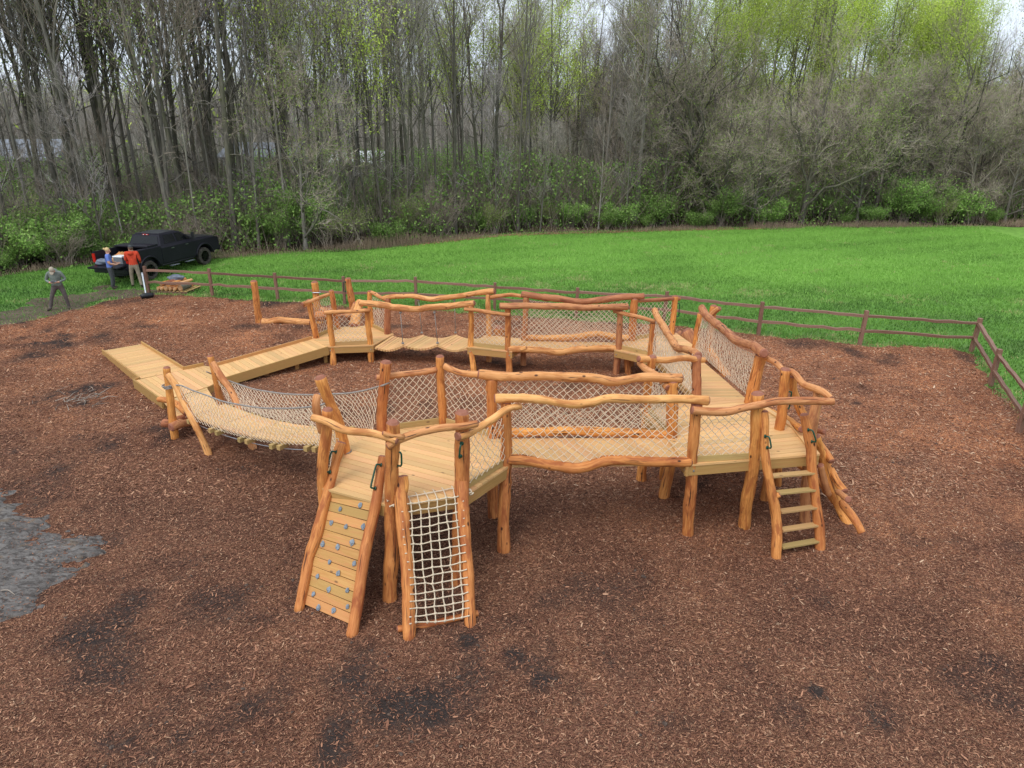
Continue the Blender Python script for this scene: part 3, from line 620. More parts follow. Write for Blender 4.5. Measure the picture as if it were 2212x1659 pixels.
# ---------------- rope net climber
nl, nr = P('6', 1100, 1535, 0), P('6', 1575, 1435, 0)
plN = plane(nl, nr, P('6', 1290, 458, ZA + .03))
nc = thing('net_climber', 'leaning frame of two logs laced with a pale square rope net', 'net climber', (nl + nr) / 2)
lnl = log(nc, 'side_log', [PL('6', x, y, plN, .0) for x, y in [(1105, 1565), (1102, 1500), (1098, 1300), (1095, 1120), (1090, 980), (1075, 850), (1058, 700), (1050, 560), (1038, 430), (1030, 290)]], .088, .10, flat0=False, rough=.06, wob=.005)
log(lnl, 'branch_stub', [PL('6', 1055, 400, plN, .0), PL('6', 1062, 330, plN, .01), PL('6', 1065, 275, plN, .03)], .07, .05, flat0=False, knots=0)
log(nc, 'side_log', [PL('6', x, y, plN, .0) for x, y in [(1580, 1470), (1572, 1400), (1565, 1200), (1558, 1000), (1545, 860), (1532, 700), (1520, 560), (1515, 400), (1505, 250), (1497, 175)]], .08, .098, flat0=False, rough=.07, wob=.005)
log(nc, 'cross_log', [PL('6', 1015, 1455, plN, -.10), PL('6', 1330, 1400, plN, -.10), PL('6', 1632, 1332, plN, -.10)], .048, .045)
LY = [490, 550, 628, 688, 747, 805, 873, 937, 997, 1060, 1116, 1187, 1243, 1300, 1363, 1417]; RY = [430, 467, 540, 600, 660, 735, 803, 865, 933, 995, 1057, 1113, 1170, 1235, 1293, 1352]
LX = [1090, 1045, 1050, 1052, 1056, 1062, 1072, 1088, 1098, 1110, 1112, 1112, 1110, 1108, 1105, 1106]; RX = [1482, 1525, 1528, 1530, 1532, 1536, 1540, 1538, 1543, 1548, 1553, 1556, 1558, 1562, 1568, 1570]
TX = [1105, 1170, 1232, 1297, 1360, 1425, 1468]; BX = [1158, 1162, 1235, 1305, 1380, 1450, 1518]
mb = MB(); offr = .035
rg = np.random.default_rng(9); cross = {}
XT = [1118, 1184, 1250, 1318, 1388, 1462]; XB = [1165, 1238, 1308, 1382, 1452, 1520]
rows = []
for k in range(16):
    v = k / 15; pts2 = [(LX[k], LY[k])]
    for j in range(6):
        x = XT[j] * (1 - v) + XB[j] * v + rg.normal(0, 4); u = (x - LX[k]) / (RX[k] - LX[k]); y = LY[k] * (1 - u) + RY[k] * u + 9 * math.sin(math.pi * u) * (1 if k else .3) + rg.normal(0, 3.5); pts2.append((x, y))
    pts2.append((RX[k], RY[k])); 
    w = [PL('6', px, py, plN, .10 if i in (0, 7) else .03) for i, (px, py) in enumerate(pts2)]; rows.append(w); add_tube(mb, w, .0095, 6, .03)
top = []
for j in range(6):
    col = [rows[k][j + 1] for k in range(16)]; e = P('6', XT[j] - 20, 445 - (j * 13) - 8, ZA + .03); e2 = P('6', XT[j] - 34, 445 - j * 13 - 28, ZA + .035); col = [e2, e] + col
    top.append(e)
    add_tube(mb, col, .009, 6, .03)
add_tube(mb, [P('6', 1085, 466, ZA + .03)] + top + [P('6', 1478, 405, ZA + .03)], .011, 6, .03)
for k in range(16):
    for j in range(6):
        c = rows[k][j + 1]; add_tube(mb, [c - (.02, 0, .008), c + nW * .012, c + (.02, 0, .008)], .015, 5, .01); add_tube(mb, [c - (.004, 0, .022), c + nW * .012, c + (.004, 0, .022)], .014, 5, .01)
mb.build('rope_net', M['rope2'], nc)
mb = MB()
for x, y in ((942, 468), (975, 508), (1572, 385), (1580, 425)):
    c = PL('6', x, y, plN, -.03)
    mb = MB(); add_tube(mb, [c + rg.normal(0, .022, 3) for q in range(7)], .012, 5, .02); mb.build('rope_knot', M['rope2'], nc)

# ---------------- bridge between octagon and front right deck
C1 = P('3', 1863, 1510, ZC); C6 = P('3', 1700, 1312, ZC)
br1 = thing('play_bridge', 'level log sided bridge with rope net walls between the two high front decks', 'bridge', ((oc[3] + C1)[0] / 2, 11, 0), group='bridges of the timber play structure')
zb = ZA - .03
deck(br1, [A3(oc[3] + (.06, .0, 0), zb), A3(C1 + (-.06, .0, 0), zb), A3(C6 + (-.05, 0, 0), zb), A3(oc[4] + (.06, 0, 0), zb)], math.atan2(10.8 - 11.64, .5))
fa, fb = oc[3] + (0, -.02, 0), C1 + (0, -.02, 0); ba, bb = oc[4], C6
rail(br1, VPs('g', [(220, 342), (400, 338), (650, 350), (900, 388), (1080, 385), (1250, 348), (1600, 350), (1900, 345), (2132, 362)], fa + (0, -.03, 0), fb + (0, -.03, 0)), .072, .072, rough=.09, knots=6)
rail(br1, VPs('g', [(72, 122), (250, 140), (600, 145), (1000, 150), (1150, 165), (1280, 188), (1500, 155), (1700, 158), (1895, 162)], ba, bb), .085, .078, rough=.09, knots=6)
log(br1, 'side_log', VPs('g', [(335, 893), (500, 898), (640, 925), (780, 945), (925, 968), (1050, 950), (1200, 910), (1400, 905), (1700, 910), (1972, 912)], fa, fb), .085, .088, rough=.07)
log(br1, 'side_log', VPs('g', [(235, 652), (500, 642), (850, 636), (1200, 642), (1500, 655), (1772, 670)], ba + (0, .05, 0), bb + (0, .05, 0)), .085, .082)
net(br1, VPs('g', [(360, 850), (640, 880), (925, 920), (1200, 875), (1500, 868), (1940, 870)], fa, fb), VPs('g', [(380, 385), (650, 400), (900, 430), (1250, 395), (1600, 395), (1960, 395)], fa, fb), seed=11, sag=.01)
net(br1, VPs('g', [(235, 605), (850, 600), (1740, 610)], ba, bb), VPs('g', [(230, 175), (700, 185), (1280, 215), (1770, 205)], ba, bb), seed=12, sag=.01)

# ---------------- front right deck
C2 = P('7', 797, 728, ZC); CR = P('7', 1335, 690, ZC); C3 = P('7', 1250, 640, ZC) + (.05, 0, 0); C4 = P('7', 1000, 488, ZC); C5 = np.array([4.78, 13.15, ZC]); CL = np.array([3.72, 13.35, ZC]); CB = np.array([2.62, 12.72, ZC])
pc = thing('play_platform', 'high wooden deck at right front with a board ladder on its front edge', 'platform', (4, 11.8, 0), group='decks of the timber play structure')
cpoly = [C1 + (-.12, -.10, 0), CR, np.array([5.30, 11.9, ZC]), C5 + (.14, .12, 0), CL + (-.05, .2, 0), CB + (-.1, .12, 0), C6 + (-.1, 0, 0)]
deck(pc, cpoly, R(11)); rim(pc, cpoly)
q = MB(); add_board(q, A3(CR + (-.10, .1, .02)), np.array([5.2, 11.9, ZC + .02]), .1, .03); add_board(q, np.array([5.2, 11.9, ZC + .02]), A3(C5 + (.1, .0, .02)), .1, .03); q.build('edge_board', M['deck'], pc)
post(pc, P('7', 262, 1350, 0), TY('7', 335, 290, C1[1]), .092, C1)
p2c = post(pc, P('7', 715, 1285, 0), TY('7', 828, 205, C2[1]), .105, C2)
c3t = TY('7', 1328, 165, 11.25); post(pc, P('7', 1212, 1240, 0), c3t, .095, P('7', 1255, 700, ZC - .1) + (.02, .1, 0), mat='redlog')
p4c = post(pc, (4.85, 11.95, 0), TY('7', 1055, 10, C4[1]), .09, C4)
c5t = TY('4', 975, 690, C5[1]); post(pc, C5 * (1, 1, 0) + (.0, .1, 0), c5t, .125, C5, mat='log')
clt = TY('4', 475, 700, CL[1]); post(pc, CL * (1, 1, 0), clt, .10, CL, mat='redlog')
cbt = TY('3', 1557, 700, CB[1]); post(pc, CB * (1, 1, 0), cbt, .09, CB)
c6t = TY('3', 1715, 890, C6[1]); post(pc, P('3', 1645, 1640, 0), c6t, .098, C6)
post(pc, P('7', 62, 1050, 0), np.array([3.1, 12.1, 1.38]), .10, name='support_post', mat='log')
post(pc, P('7', 985, 960, 0), np.array([5.1, 12.4, 1.35]), .08, name='support_post')
rail(pc, VPs('7', [(298, 335), (400, 345), (600, 343), (680, 325), (850, 302), (1000, 268), (1200, 260), (1440, 268)], C1 + (0, -.14, 0), C3 + (0, -.42, 0)), .066, .062)
rail(pc, [TY('4', 1010, 700, 13.0), TY('4', 1080, 745, 12.5), TY('4', 1140, 795, 12.1)], .052, .05)
rail(pc, [TY('e', 280, 200, 11.95), TY('e', 330, 225, 11.8), TY('e', 400, 310, 11.5), TY('e', 500, 350, 11.2), TY('e', 570, 385, 11.0), TY('e', 630, 435, 10.85)], .062, .055)
rail(pc, VPs('d', [(438, 1085), (600, 1090), (850, 1105), (1100, 1085), (1320, 1100)], CB, CL), .062, .058)
rail(pc, [TY('d', 450, 1145, CB[1]), TY('d', 560, 1230, CB[1] - .4), TY('d', 700, 1330, CB[1] - .85), TY('d', 835, 1475, C6[1] - .05)], .058, .062)
net(pc, [A3(C1 + (.06, 0, .1)), A3(C2 + (-.06, 0, .1))], VPs('7', [(370, 360), (600, 370), (790, 330)], C1, C2), seed=21, sag=.02)
net(pc, [A3(CB + (.05, 0, .1)), A3(CL + (-.05, 0, .1))], [cbt + (.06, 0, -.15), clt * (1, 1, 0) + (-.08, 0, cbt[2] - .15)], seed=22)
net(pc, [A3(CB + (.05, -.05, .1)), A3(C6 + (-.02, .05, .1))], [cbt + (0, -.06, -.2), A3(C6 + (0, 0, .95))], seed=23)
toe(pc, C1, C2, ZC); toe(pc, CB, CL, ZC); toe(pc, CB, C6, ZC)
handle(p4c, TY('e', 245, 375, C4[1] - .02) + (.02, 0, 0), TY('e', 232, 520, C4[1] - .02), (1, -.15, 0))
# ---------------- ladder
ll, lr = P('7', 978, 1540, 0), P('7', 1325, 1470, 0)
plL = plane(ll, lr, P('7', 1080, 780, ZC - .1) + (0, -.12, 0))
la = thing('ladder', 'steep ladder of five flat boards between two crooked log sides', 'ladder', (ll + lr) / 2)
l1 = log(la, 'side_log', [PL('7', x, y, plL) for x, y in [(978, 1560), (978, 1450), (980, 1290), (968, 1120), (945, 1020), (915, 860), (895, 700), (885, 540), (880, 350)]], .088, .07, flat0=False, rough=.07)
log(l1, 'branch_stub', [PL('7', 960, 1040, plL), PL('7', 985, 1030, plL, .03), PL('7', 1005, 1020, plL, .05)], .06, .045, flat0=False, knots=0)
l2 = log(la, 'side_log', [PL('7', x, y, plL) for x, y in [(1330, 1490), (1330, 1400), (1325, 1250), (1308, 1100), (1290, 950), (1275, 800), (1262, 650), (1230, 520), (1205, 375)]], .082, .078, flat0=False, rough=.09, knots=6)
for (xa, ya), (xb, yb) in (((940, 877), (1275, 848)), ((985, 1013), (1285, 985)), ((1010, 1165), (1295, 1128)), ((1020, 1313), (1308, 1270)), ((1018, 1452), (1315, 1400))):
    board(la, 'rung', PL('7', xa, ya - 8, plL, -.0), PL('7', xb, yb - 8, plL, -.0), .12, .036, 'dead')
handle(l1, PL('7', 888, 548, plL, .08), PL('7', 905, 640, plL, .09), plL[1] + (.6, 0, 0)); handle(l2, PL('7', 1238, 495, plL, .08), PL('7', 1268, 590, plL, .085), plL[1] + (.6, 0, 0))
# ---------------- log climber leaning on the right side
plK = plane(np.array([6.1, 10.95, 0]), np.array([6.15, 12.6, 0]), np.array([5.42, 11.6, 1.5]))
lk = thing('log_climber', 'leaning tangle of peeled logs forming a climber on the right side of the deck', 'log climber', (5.9, 11.4, 0))
KL = lambda pts, off=0.0: [PL('e', x, y, plK, off) for x, y in pts]
log(lk, 'climbing_log', KL([(800, 1555), (770, 1500), (710, 1380), (650, 1210), (600, 1080), (560, 960), (530, 860), (500, 760)]), .088, .075, flat0=False, mat='log')
log(lk, 'climbing_log', KL([(895, 1590), (850, 1500), (790, 1400), (730, 1330)], -.06), .062, .07, end='end')
log(lk, 'climbing_log', [TY('e', 300, 245, 12.0), TY('e', 305, 340, 12.0), TY('e', 335, 440, 12.0), TY('e', 375, 540, 11.95), TY('e', 430, 640, 11.9), TY('e', 470, 760, 11.8), TY('e', 560, 960, 11.9), TY('e', 600, 1240, 12.0)], .075, .085)
log(lk, 'cross_log', KL([(635, 975), (590, 900), (545, 830), (490, 740)], .10), .062, .05)
log(lk, 'cross_log', KL([(745, 1235), (690, 1150), (640, 1060), (590, 980)], .09), .075, .05)
log(lk, 'cross_log', KL([(780, 1305), (735, 1275), (690, 1240)], -.10), .055, .05, mat='redlog')
log(lk, 'cross_log', [TY('e', 575, 722, 11.4), TY('e', 470, 710, 11.7), TY('e', 340, 700, 12.2), TY('e', 225, 655, 12.9)], .045, .055, mat='redlog')
log(lk, 'cross_log', [TY('e', 380, 700, 11.5), TY('e', 300, 645, 12.1), TY('e', 200, 580, 12.8), TY('e', 80, 530, 13.4)], .06, .055)
log(lk, 'cross_log', [TY('e', 660, 1325, 11.6), TY('e', 560, 1200, 11.9), TY('e', 450, 1090, 12.2), TY('e', 350, 1010, 12.5)], .055, .05)
log(lk, 'cross_log', KL([(610, 1260), (575, 1130), (540, 1010)], -.12), .06, .055, mat='redlog')
# ---------------- sloping net bridge going back
E1 = P('d', 170, 945, ZE); E2 = P('d', 618, 1040, ZE) + (0, 0, 0); E3 = P('d', 340, 830, ZE); E4 = P('d', 890, 745, ZE); E5 = P('d', 1190, 930, ZE)
E2 = P('3', 1550, 690, ZE)
br2 = thing('play_bridge', 'sloping boardwalk bridge with thick curved log rails climbing to the high right deck', 'bridge', (4.2, 15.5, 0), group='bridges of the timber play structure')
dl, dr = CL + (.05, .12, -.02), C5 + (-.02, .1, -.02); el, er = E2 + (.05, -.05, -.02), A3(E5 + (-.12, -.3, 0), ZE - .02)
deck(br2, [dl, dr, er, el], R(-3)); rim(br2, [dl, dr, er, el], .14, skip=(0, 2), bolts=False)
e2t = TY('d', 640, 600, E2[1]); 
rail(br2, VPs('d', [(655, 430), (690, 520), (760, 630), (830, 740), (900, 850), (970, 930), (1070, 955), (1160, 990), (1245, 1040)], CL, E2), .088, .082, mat='rail')
rail(br2, VPs('d', [(1290, 395), (1340, 480), (1430, 570), (1560, 660), (1680, 770), (1780, 845), (1900, 880), (2020, 935), (2130, 1010)], C5, E5), .098, .09, mat='redlog')
net(br2, VPs('d', [(1215, 1560), (1100, 1400), (900, 1180), (700, 1010), (625, 940)][::-1], CL + (0, 0, 0), E2) if False else [A3(E2 + (0, 0, .03)), A3(CL + (0, 0, .05))], VPs('d', [(672, 560), (800, 750), (950, 960), (1190, 1070)], CL, E2), seed=31, cell=.13)
net(br2, [A3(er + (.05, 0, .05)), A3(dr + (.07, 0, .05))], VPs('d', [(1300, 500), (1560, 740), (1780, 920), (2030, 1030)], C5, E5), seed=32, cell=.13)
# ---------------- back right deck
pe = thing('play_platform', 'small low deck where the sloping bridge meets the back log bridge', 'platform', (3.9, 19.2, 0), group='decks of the timber play structure')
epoly = [E1 + (-.14, -.1, 0), E2 + (-.1, -.14, 0), E5 + (.12, -.25, 0), E4 + (.14, .1, 0), E3 + (-.1, .12, 0)]
deck(pe, epoly, R(5)); rim(pe, epoly)
e1t = TY('d', 182, 430, E1[1]); post(pe, P('d', 125, 1300, 0), e1t, .092, E1, mat='redlog'); post(pe, E2 * (1, 1, 0) + (-.05, 0, 0), e2t, .10, E2)
post(pe, P('d', 300, 1300, 0), np.array([3.25, 18.95, .62]), .10, name='support_post', mat='log')
post(pe, E3 * (1, 1, 0), TY('d', 385, 275, E3[1]), .11, E3); p4e = post(pe, E4 * (1, 1, 0), TY('d', 932, 240, E4[1]), .085, E4); post(pe, E5 * (1, 1, 0), TY('d', 1275, 470, E5[1]), .09, E5)
rail(pe, VPs('d', [(105, 440), (250, 470), (500, 530), (665, 585)], E1 + fr, E2 + fr), .055, .055); rail(pe, VPs('d', [(420, 298), (650, 285), (900, 275), (992, 275)], E3, E4), .055, .05, mat='redlog')
net(pe, [A3(E1 + (.05, 0, .1)), A3(E2 + (-.05, 0, .1))], VPs('d', [(200, 500), (400, 540), (600, 600)], E1, E2), seed=41); net(pe, [A3(E3 + (.08, 0, .1)), A3(E4 + (-.05, 0, .1))], VPs('d', [(420, 320), (650, 305), (890, 300)], E3, E4), seed=42)
toe(pe, E1, E2, ZE); toe(pe, E3, E4, ZE)
handle(p4e, TY('d', 950, 335, E4[1]) + (.01, 0, 0), TY('d', 940, 510, E4[1]) + (.01, 0, 0), (1, -.1, 0))
# ---------------- back log bridge
F1 = P('c', 1500, 1020, ZF); F2 = P('c', 1998, 1075, ZF); F3 = P('c', 1738, 885, ZF); F4 = P('3', 568, 568, ZF)
br3 = thing('play_bridge', 'low back bridge with reddish log rails and rope nets between two small decks', 'bridge', (1.5, 19, 0), group='bridges of the timber play structure')
zh = ZF - .02
deck(br3, [A3(F2 + (.08, 0, 0), zh), A3(E1 + (-.1, 0, 0), zh), A3(E3 + (-.1, 0, 0), zh), A3(F4 + (.08, 0, 0), zh)], math.atan2(-.84, .5))
rail(br3, VPs('3', [(552, 215), (620, 225), (720, 240), (850, 255), (960, 268), (1080, 268), (1250, 248), (1490, 230)], F4, E3), .095, .085, mat='redlog'); rail(br3, VPs('3', [(383, 308), (550, 303), (700, 310), (950, 315), (1180, 315), (1367, 312)], F2 + (0, -.1, 0), E1 + (0, -.1, 0)), .09, .09, mat='redlog')
log(br3, 'side_log', VPs('3', [(570, 552), (700, 552), (850, 550), (1000, 540), (1130, 525), (1280, 548), (1375, 555)], F4, E3), .085, .095, mat='rail'); sl = log(br3, 'side_log', VPs('3', [(447, 640), (600, 640), (720, 650), (850, 665), (960, 650), (1100, 632), (1280, 633)], F2, E1), .10, .09, mat='rail')
log(sl, 'branch_stub', VPs('3', [(540, 645), (565, 638), (585, 628)], F2 + (0, -.06, 0), E1 + (0, -.08, 0)), .06, .05, mat='rail', knots=0)
net(br3, VPs('3', [(470, 615), (850, 635), (1280, 610)], F2, E1), VPs('3', [(470, 330), (900, 338), (1290, 335)], F2, E1), seed=51); net(br3, VPs('3', [(600, 535), (1280, 525), (1370, 540)], F4, E3), VPs('3', [(610, 260), (900, 285), (1380, 262)], F4, E3), seed=52)
# ---------------- back middle deck
pf = thing('play_platform', 'small square low deck in the middle of the back row', 'platform', (-.4, 19.5, 0), group='decks of the timber play structure')
fpoly = [F1 + (-.12, -.1, 0), F2 + (.1, -.12, 0), F4 + (.12, .08, 0), F3 + (-.12, .1, 0)]
deck(pf, fpoly, R(-4)); rim(pf, fpoly)
f1t = TY('c', 1495, 480, F1[1]); post(pf, P('c', 1535, 1400, 0), f1t, .082, F1, rough=.1); f2t = TY('c', 1990, 495, F2[1]); post(pf, P('c', 2008, 1420, 0), f2t, .085, F2)
f3t = TY('c', 1722, 320, F3[1]); post(pf, P('c', 1730, 1240, 0), f3t, .08, F3, mat='rail'); f4t = TY('3', 582, 238, F4[1]); post(pf, P('3', 560, 768, 0), f4t, .085, F4, mat='redlog')
rail(pf, VPs('c', [(1408, 525), (1550, 540), (1720, 565), (1880, 585), (2022, 598)], F1 + fr, F2 + fr), .055, .055); rail(pf, VPs('c', [(1760, 358), (1900, 350), (2050, 328), (2200, 345)], F3, F4), .06, .05)
net(pf, [A3(F1 + (.05, 0, .1)), A3(F2 + (-.05, 0, .1))], VPs('c', [(1525, 570), (1720, 600), (1960, 620)], F1, F2), seed=61); toe(pf, F1, F2, ZF)
# ---------------- back left deck
G1 = P('b', 1342, 1070, ZG); G2 = P('b', 1882, 1045, ZG); G3 = P('b', 1112, 955, ZG); G4 = P('b', 1425, 825, ZG); G5 = P('b', 1905, 800, ZG); G6 = P('c', 370, 858, ZG)
pg = thing('play_platform', 'low back left deck at the top of the long ramp', 'platform', (-4.9, 20.5, 0), group='decks of the timber play structure')
gpoly = [G1 + (-.12, -.1, 0), G2 + (.12, -.12, 0), G6 + (.18, 0, 0), G5 + (.05, .16, 0), G4 + (-.05, .16, 0), G3 + (-.18, 0, 0)]
deck(pg, gpoly, R(2)); rim(pg, gpoly)
post(pg, P('b', 1370, 1355, 0), TY('b', 1298, 595, G1[1]), .088, G1); post(pg, P('b', 1903, 1310, 0), TY('b', 1845, 570, G2[1]), .085, G2)
post(pg, G3 * (1, 1, 0), TY('b', 1012, 425, G3[1]), .09, G3, rough=.1); post(pg, G4 * (1, 1, 0), TY('b', 1328, 288, G4[1]), .085, G4); post(pg, G5 * (1, 1, 0), TY('b', 1875, 300, G5[1]), .085, G5); post(pg, G6 * (1, 1, 0), TY('c', 368, 385, G6[1]), .095, G6, mat='redlog')
rail(pg, VPs('b', [(1232, 602), (1400, 598), (1650, 582), (1885, 562)], G1 + fr, G2 + fr), .056, .052); rail(pg, VPs('b', [(918, 478), (1000, 445), (1150, 392), (1295, 340)], G3 + (0, -.03, 0), G4), .058, .055)
log(pg, 'handrail', VPs('b', [(940, 512), (960, 495), (1010, 470)], G3 + (0, .08, 0), G4 + (0, .08, 0)), .04, .04, 'rail', knots=0)
rail(pg, VPs('b', [(1905, 312), (1960, 335), (2010, 368), (2062, 400), (2120, 420)], G5, G6), .056, .052)
net(pg, [A3(G1 + (.05, 0, .1)), A3(G2 + (-.05, 0, .1))], VPs('b', [(1340, 640), (1600, 620), (1820, 600)], G1, G2), seed=71); net(pg, [A3(G3 + (.05, 0, .1)), A3(G4 + (-.05, 0, .1))], VPs('b', [(1060, 460), (1180, 410), (1300, 370)], G3, G4), seed=72); net(pg, [A3(G5 + (.05, 0, .1)), A3(G6 + (-.05, 0, .1))], VPs('b', [(1910, 370), (2000, 400), (2090, 440)], G5, G6), seed=73)
toe(pg, G1, G2, ZG); toe(pg, G3, G4, ZG); toe(pg, G5, G6, ZG)
# ---------------- wavy hanging plank bridge
w0f, w0b = P('c', 190, 1035, ZG - .02), P('c', 425, 878, ZG - .02); w3f, w3b = P('c', 1435, 1045, ZF - .05), P('c', 1700, 890, ZF - .05)
j1f, j1b, j2f, j2b = P('c', 575, 1010, .62), P('c', 830, 868, .62), P('c', 1042, 1005, .66), P('c', 1285, 866, .66)
wb_ = thing('wavy_bridge', 'hanging bridge of three sagging plank sections on short grey ropes', 'bridge', (-2.6, 20, 0))
for (af, ab), (bf, bb2) in (((w0f, w0b), (j1f, j1b)), ((j1f, j1b), (j2f, j2b)), ((j2f, j2b), (w3f, w3b))):
    mb = MB(); N = 11
    for k in range(N):
        t0, t1 = k / N, (k + 1) / N; q = [a * (1 - s) + b * s - np.array([0, 0, .11 * math.sin(math.pi * s)]) for a, b, s in ((af, bf, t0), (af, bf, t1), (ab, bb2, t1), (ab, bb2, t0))]
        mb_w = np.linalg.norm(q[1] - q[0]) - .006; add_board(mb, (q[0] + q[1]) / 2 - (0, 0, .03), (q[2] + q[3]) / 2 - (0, 0, .03), abs(np.cross(nrm((q[3] - q[0])[:2]), (q[1] - q[0])[:2])) - .005, .06, up=nrm(np.cross(q[1] - q[0], q[3] - q[0])))
    mb.build('plank_section', M['deck'], wb_)
rail(wb_, VPs('b', [(1745, 468), (1950, 480), (2150, 505)], G2, F1) + VPs('c', [(420, 497), (600, 510), (800, 525), (870, 512), (1000, 500), (1150, 487), (1350, 462), (1535, 440)], G2, F1), .098, .082, mat='rail')
rail(wb_, VPs('c', [(298, 378), (400, 355), (520, 345), (700, 350), (850, 378), (980, 392), (1100, 375), (1300, 345), (1550, 312), (1700, 290), (1805, 280)], G6, F3), .065, .085, mat='rail')
for z_, pts, pl2, fb2 in (('c', ((540, 570), (575, 1000)), (G2, F1), j1f), ('c', ((1000, 570), (1040, 1000)), (G2, F1), j2f), ('c', ((785, 405), (802, 860)), (G6, F3), j1b), ('c', ((1268, 400), (1258, 858)), (G6, F3), j2b)):
    top = VP(z_, pts[0][0], pts[0][1], *pl2); bot = fb2 + (0, 0, .06); mb = MB(); add_tube(mb, [top + (0, 0, .05), bot], .012, 6, 1.)
    for c in (top, bot): add_tube(mb, [c - (.035, 0, 0), c + (.035, 0, .0)], .032, 8); 
    mb.build('hanging_rope', M['cable'], wb_)
# ---------------- long ramp and landing
rp = thing('ramp', 'long straight boarded ramp rising from the landing to the back left deck', 'ramp', (-7, 19, 0))
rb0, rb1, rf1, rf0 = P('a', 795, 250, .27), P('b', 1060, 975, ZG - .01), P('b', 1290, 1090, ZG - .01), P('a', 950, 400, .27)
deck(rp, [rf0, rf1, rb1, rb0], math.atan2(rb1[1] - rf1[1], rb1[0] - rf1[0])); 
board(rp, 'side_board', rf0 + (.0, -.02, -.10), rf1 + (.0, -.02, -.10), .04, .26); board(rp, 'side_board', rb0 + (0, .02, -.05), rb1 + (0, .02, -.05), .04, .28)
for s in (.3, .6, .9): m = rf0 * (1 - s) + rf1 * s; mb = MB(); add_board(mb, m * (1, 1, 0) + (.1, .3, 0), m + (.1, .3, -.05), .1, .1, up=(0, 1, 0)); mb.build('support_post', M['joist'], rp)
ld = thing('landing', 'low T shaped boarded landing at the foot of the long ramp', 'landing', (-9.3, 18.2, 0))
zl = .25; B1 = P('1', 1095, 1232, .14); B2 = P('1', 790, 1285, .14); NN = P('1', 1420, 1430, zl); N2 = P('a', 650, 235, zl); N4 = P('a', 950, 400, zl); LF = P('D', 350, 866, zl); FP = P('a', 700, 522, zl); LN = P('1', 1075, 1500, zl); LN2 = P('1', 1030, 1515, zl)
a1 = math.atan2(B1[1] - B2[1], B1[0] - B2[0]); a2 = math.atan2(N4[1] - LF[1], N4[0] - LF[0])
deck(ld, [LN, NN, B1, B2], a1, .14); deck(ld, [LN2 + (.01, .01, 0), LF, FP, N4, rb0 * (1, 1, 0) + (0, 0, zl), N2, NN + (.004, -.004, -.001)], math.atan2(LF[1] - LN2[1], LF[0] - LN2[0]), .14)
def edge(p, q, h=.10, dn=.25): 
    p = A3(p); q = A3(q); board(ld, 'edge_board', p + (0, 0, (h - dn) / 2), q + (0, 0, (h - dn) / 2), .04, h + dn, 'joist')
edge(B2, LN, .05, .19); edge(B1, NN, .09, .15); edge(NN, N2, .09, .2); edge(LN2, LN, .05, .2); edge(LN2, LF, .05, .28); edge(LF, FP, -.005, .25); edge(FP, N4, -.005, .25)
# ---------------- hanging net-sided suspension bridge
S1, S2 = P('a', 265, 1225, 0), np.array([-6.93, 15.72, 0])
s1t, s2t = TY('a', 150, 265, S1[1] + .05), TY('a', 738, 110, 15.75)
sb = thing('suspension_bridge', 'sagging rope net sided plank bridge hung between A frame logs and the octagonal deck', 'bridge', (-5.2, 13.5, 0), group='bridges of the timber play structure')
post(sb, S1, s1t, .085, sink=.1); post(sb, S2, s2t, .08, sink=.1)
log(sb, 'brace_log', [TY('a', 170, 365, S1[1] - .12), TY('a', 300, 540, S1[1] - .3), TY('a', 400, 750, S1[1] - .45), TY('a', 540, 1060, S1[1] - .75), P('a', 742, 1490, -.05)], .075, .07, mat='rail', flat1=False)
S2b = P('a', 1335, 1385, 0); log(sb, 'brace_log', [TY('a', 778, 205, 15.6), TY('a', 880, 380, 15.35), TY('a', 1000, 560, 15.1), TY('a', 1150, 860, 14.7), S2b + (0, 0, -.05)], .075, .085, mat='rail', flat1=False)
log(sb, 'cross_log', [TY('a', 210, 1070, S1[1] - .25), TY('a', 330, 1025, S1[1] - .05), TY('a', 460, 1000, S1[1] + .2), S2 + (.0, -.3, .35)], .095, .08, mat='redlog'); log(sb, 'cross_log', [TY('a', 105, 1005, S1[1] + .12), TY('a', 200, 1020, S1[1] + .14), TY('a', 420, 930, S1[1] + .55)], .095, .08, mat='redlog')
log(sb, 'cross_log', [TY('a', 45, 690, 15.9), TY('a', 150, 700, 15.7), TY('a', 300, 770, 15.35), TY('a', 420, 880, 15.0)], .07, .075)
fe = VPs('a', [(420, 930), (600, 1005), (800, 1085), (1000, 1150), (1250, 1215), (1500, 1265), (1800, 1300), (2212, 1322)], S1, oc[7]); fe.append(A3(oc[7] + (-.05, -.22, -.03)))
dirS = nrm((oc[7] - A3(S1, 1.5))[:2]); perp = np.array([-dirS[1], dirS[0], 0]); 
fe = catmull(fe, .1); be = fe + perp * .92; kk = np.linspace(0, 1, len(fe))[:, None]; be = be * (1 - kk) + (be + (A3(oc[6] + (-.12, -.3, -.03)) - be[-1])) * kk
fe = fe + perp * .08
mb = MB(); s = np.concatenate([[0], np.cumsum(np.linalg.norm(np.diff(fe, axis=0), axis=1))]); pos_ = 0; T_ = []
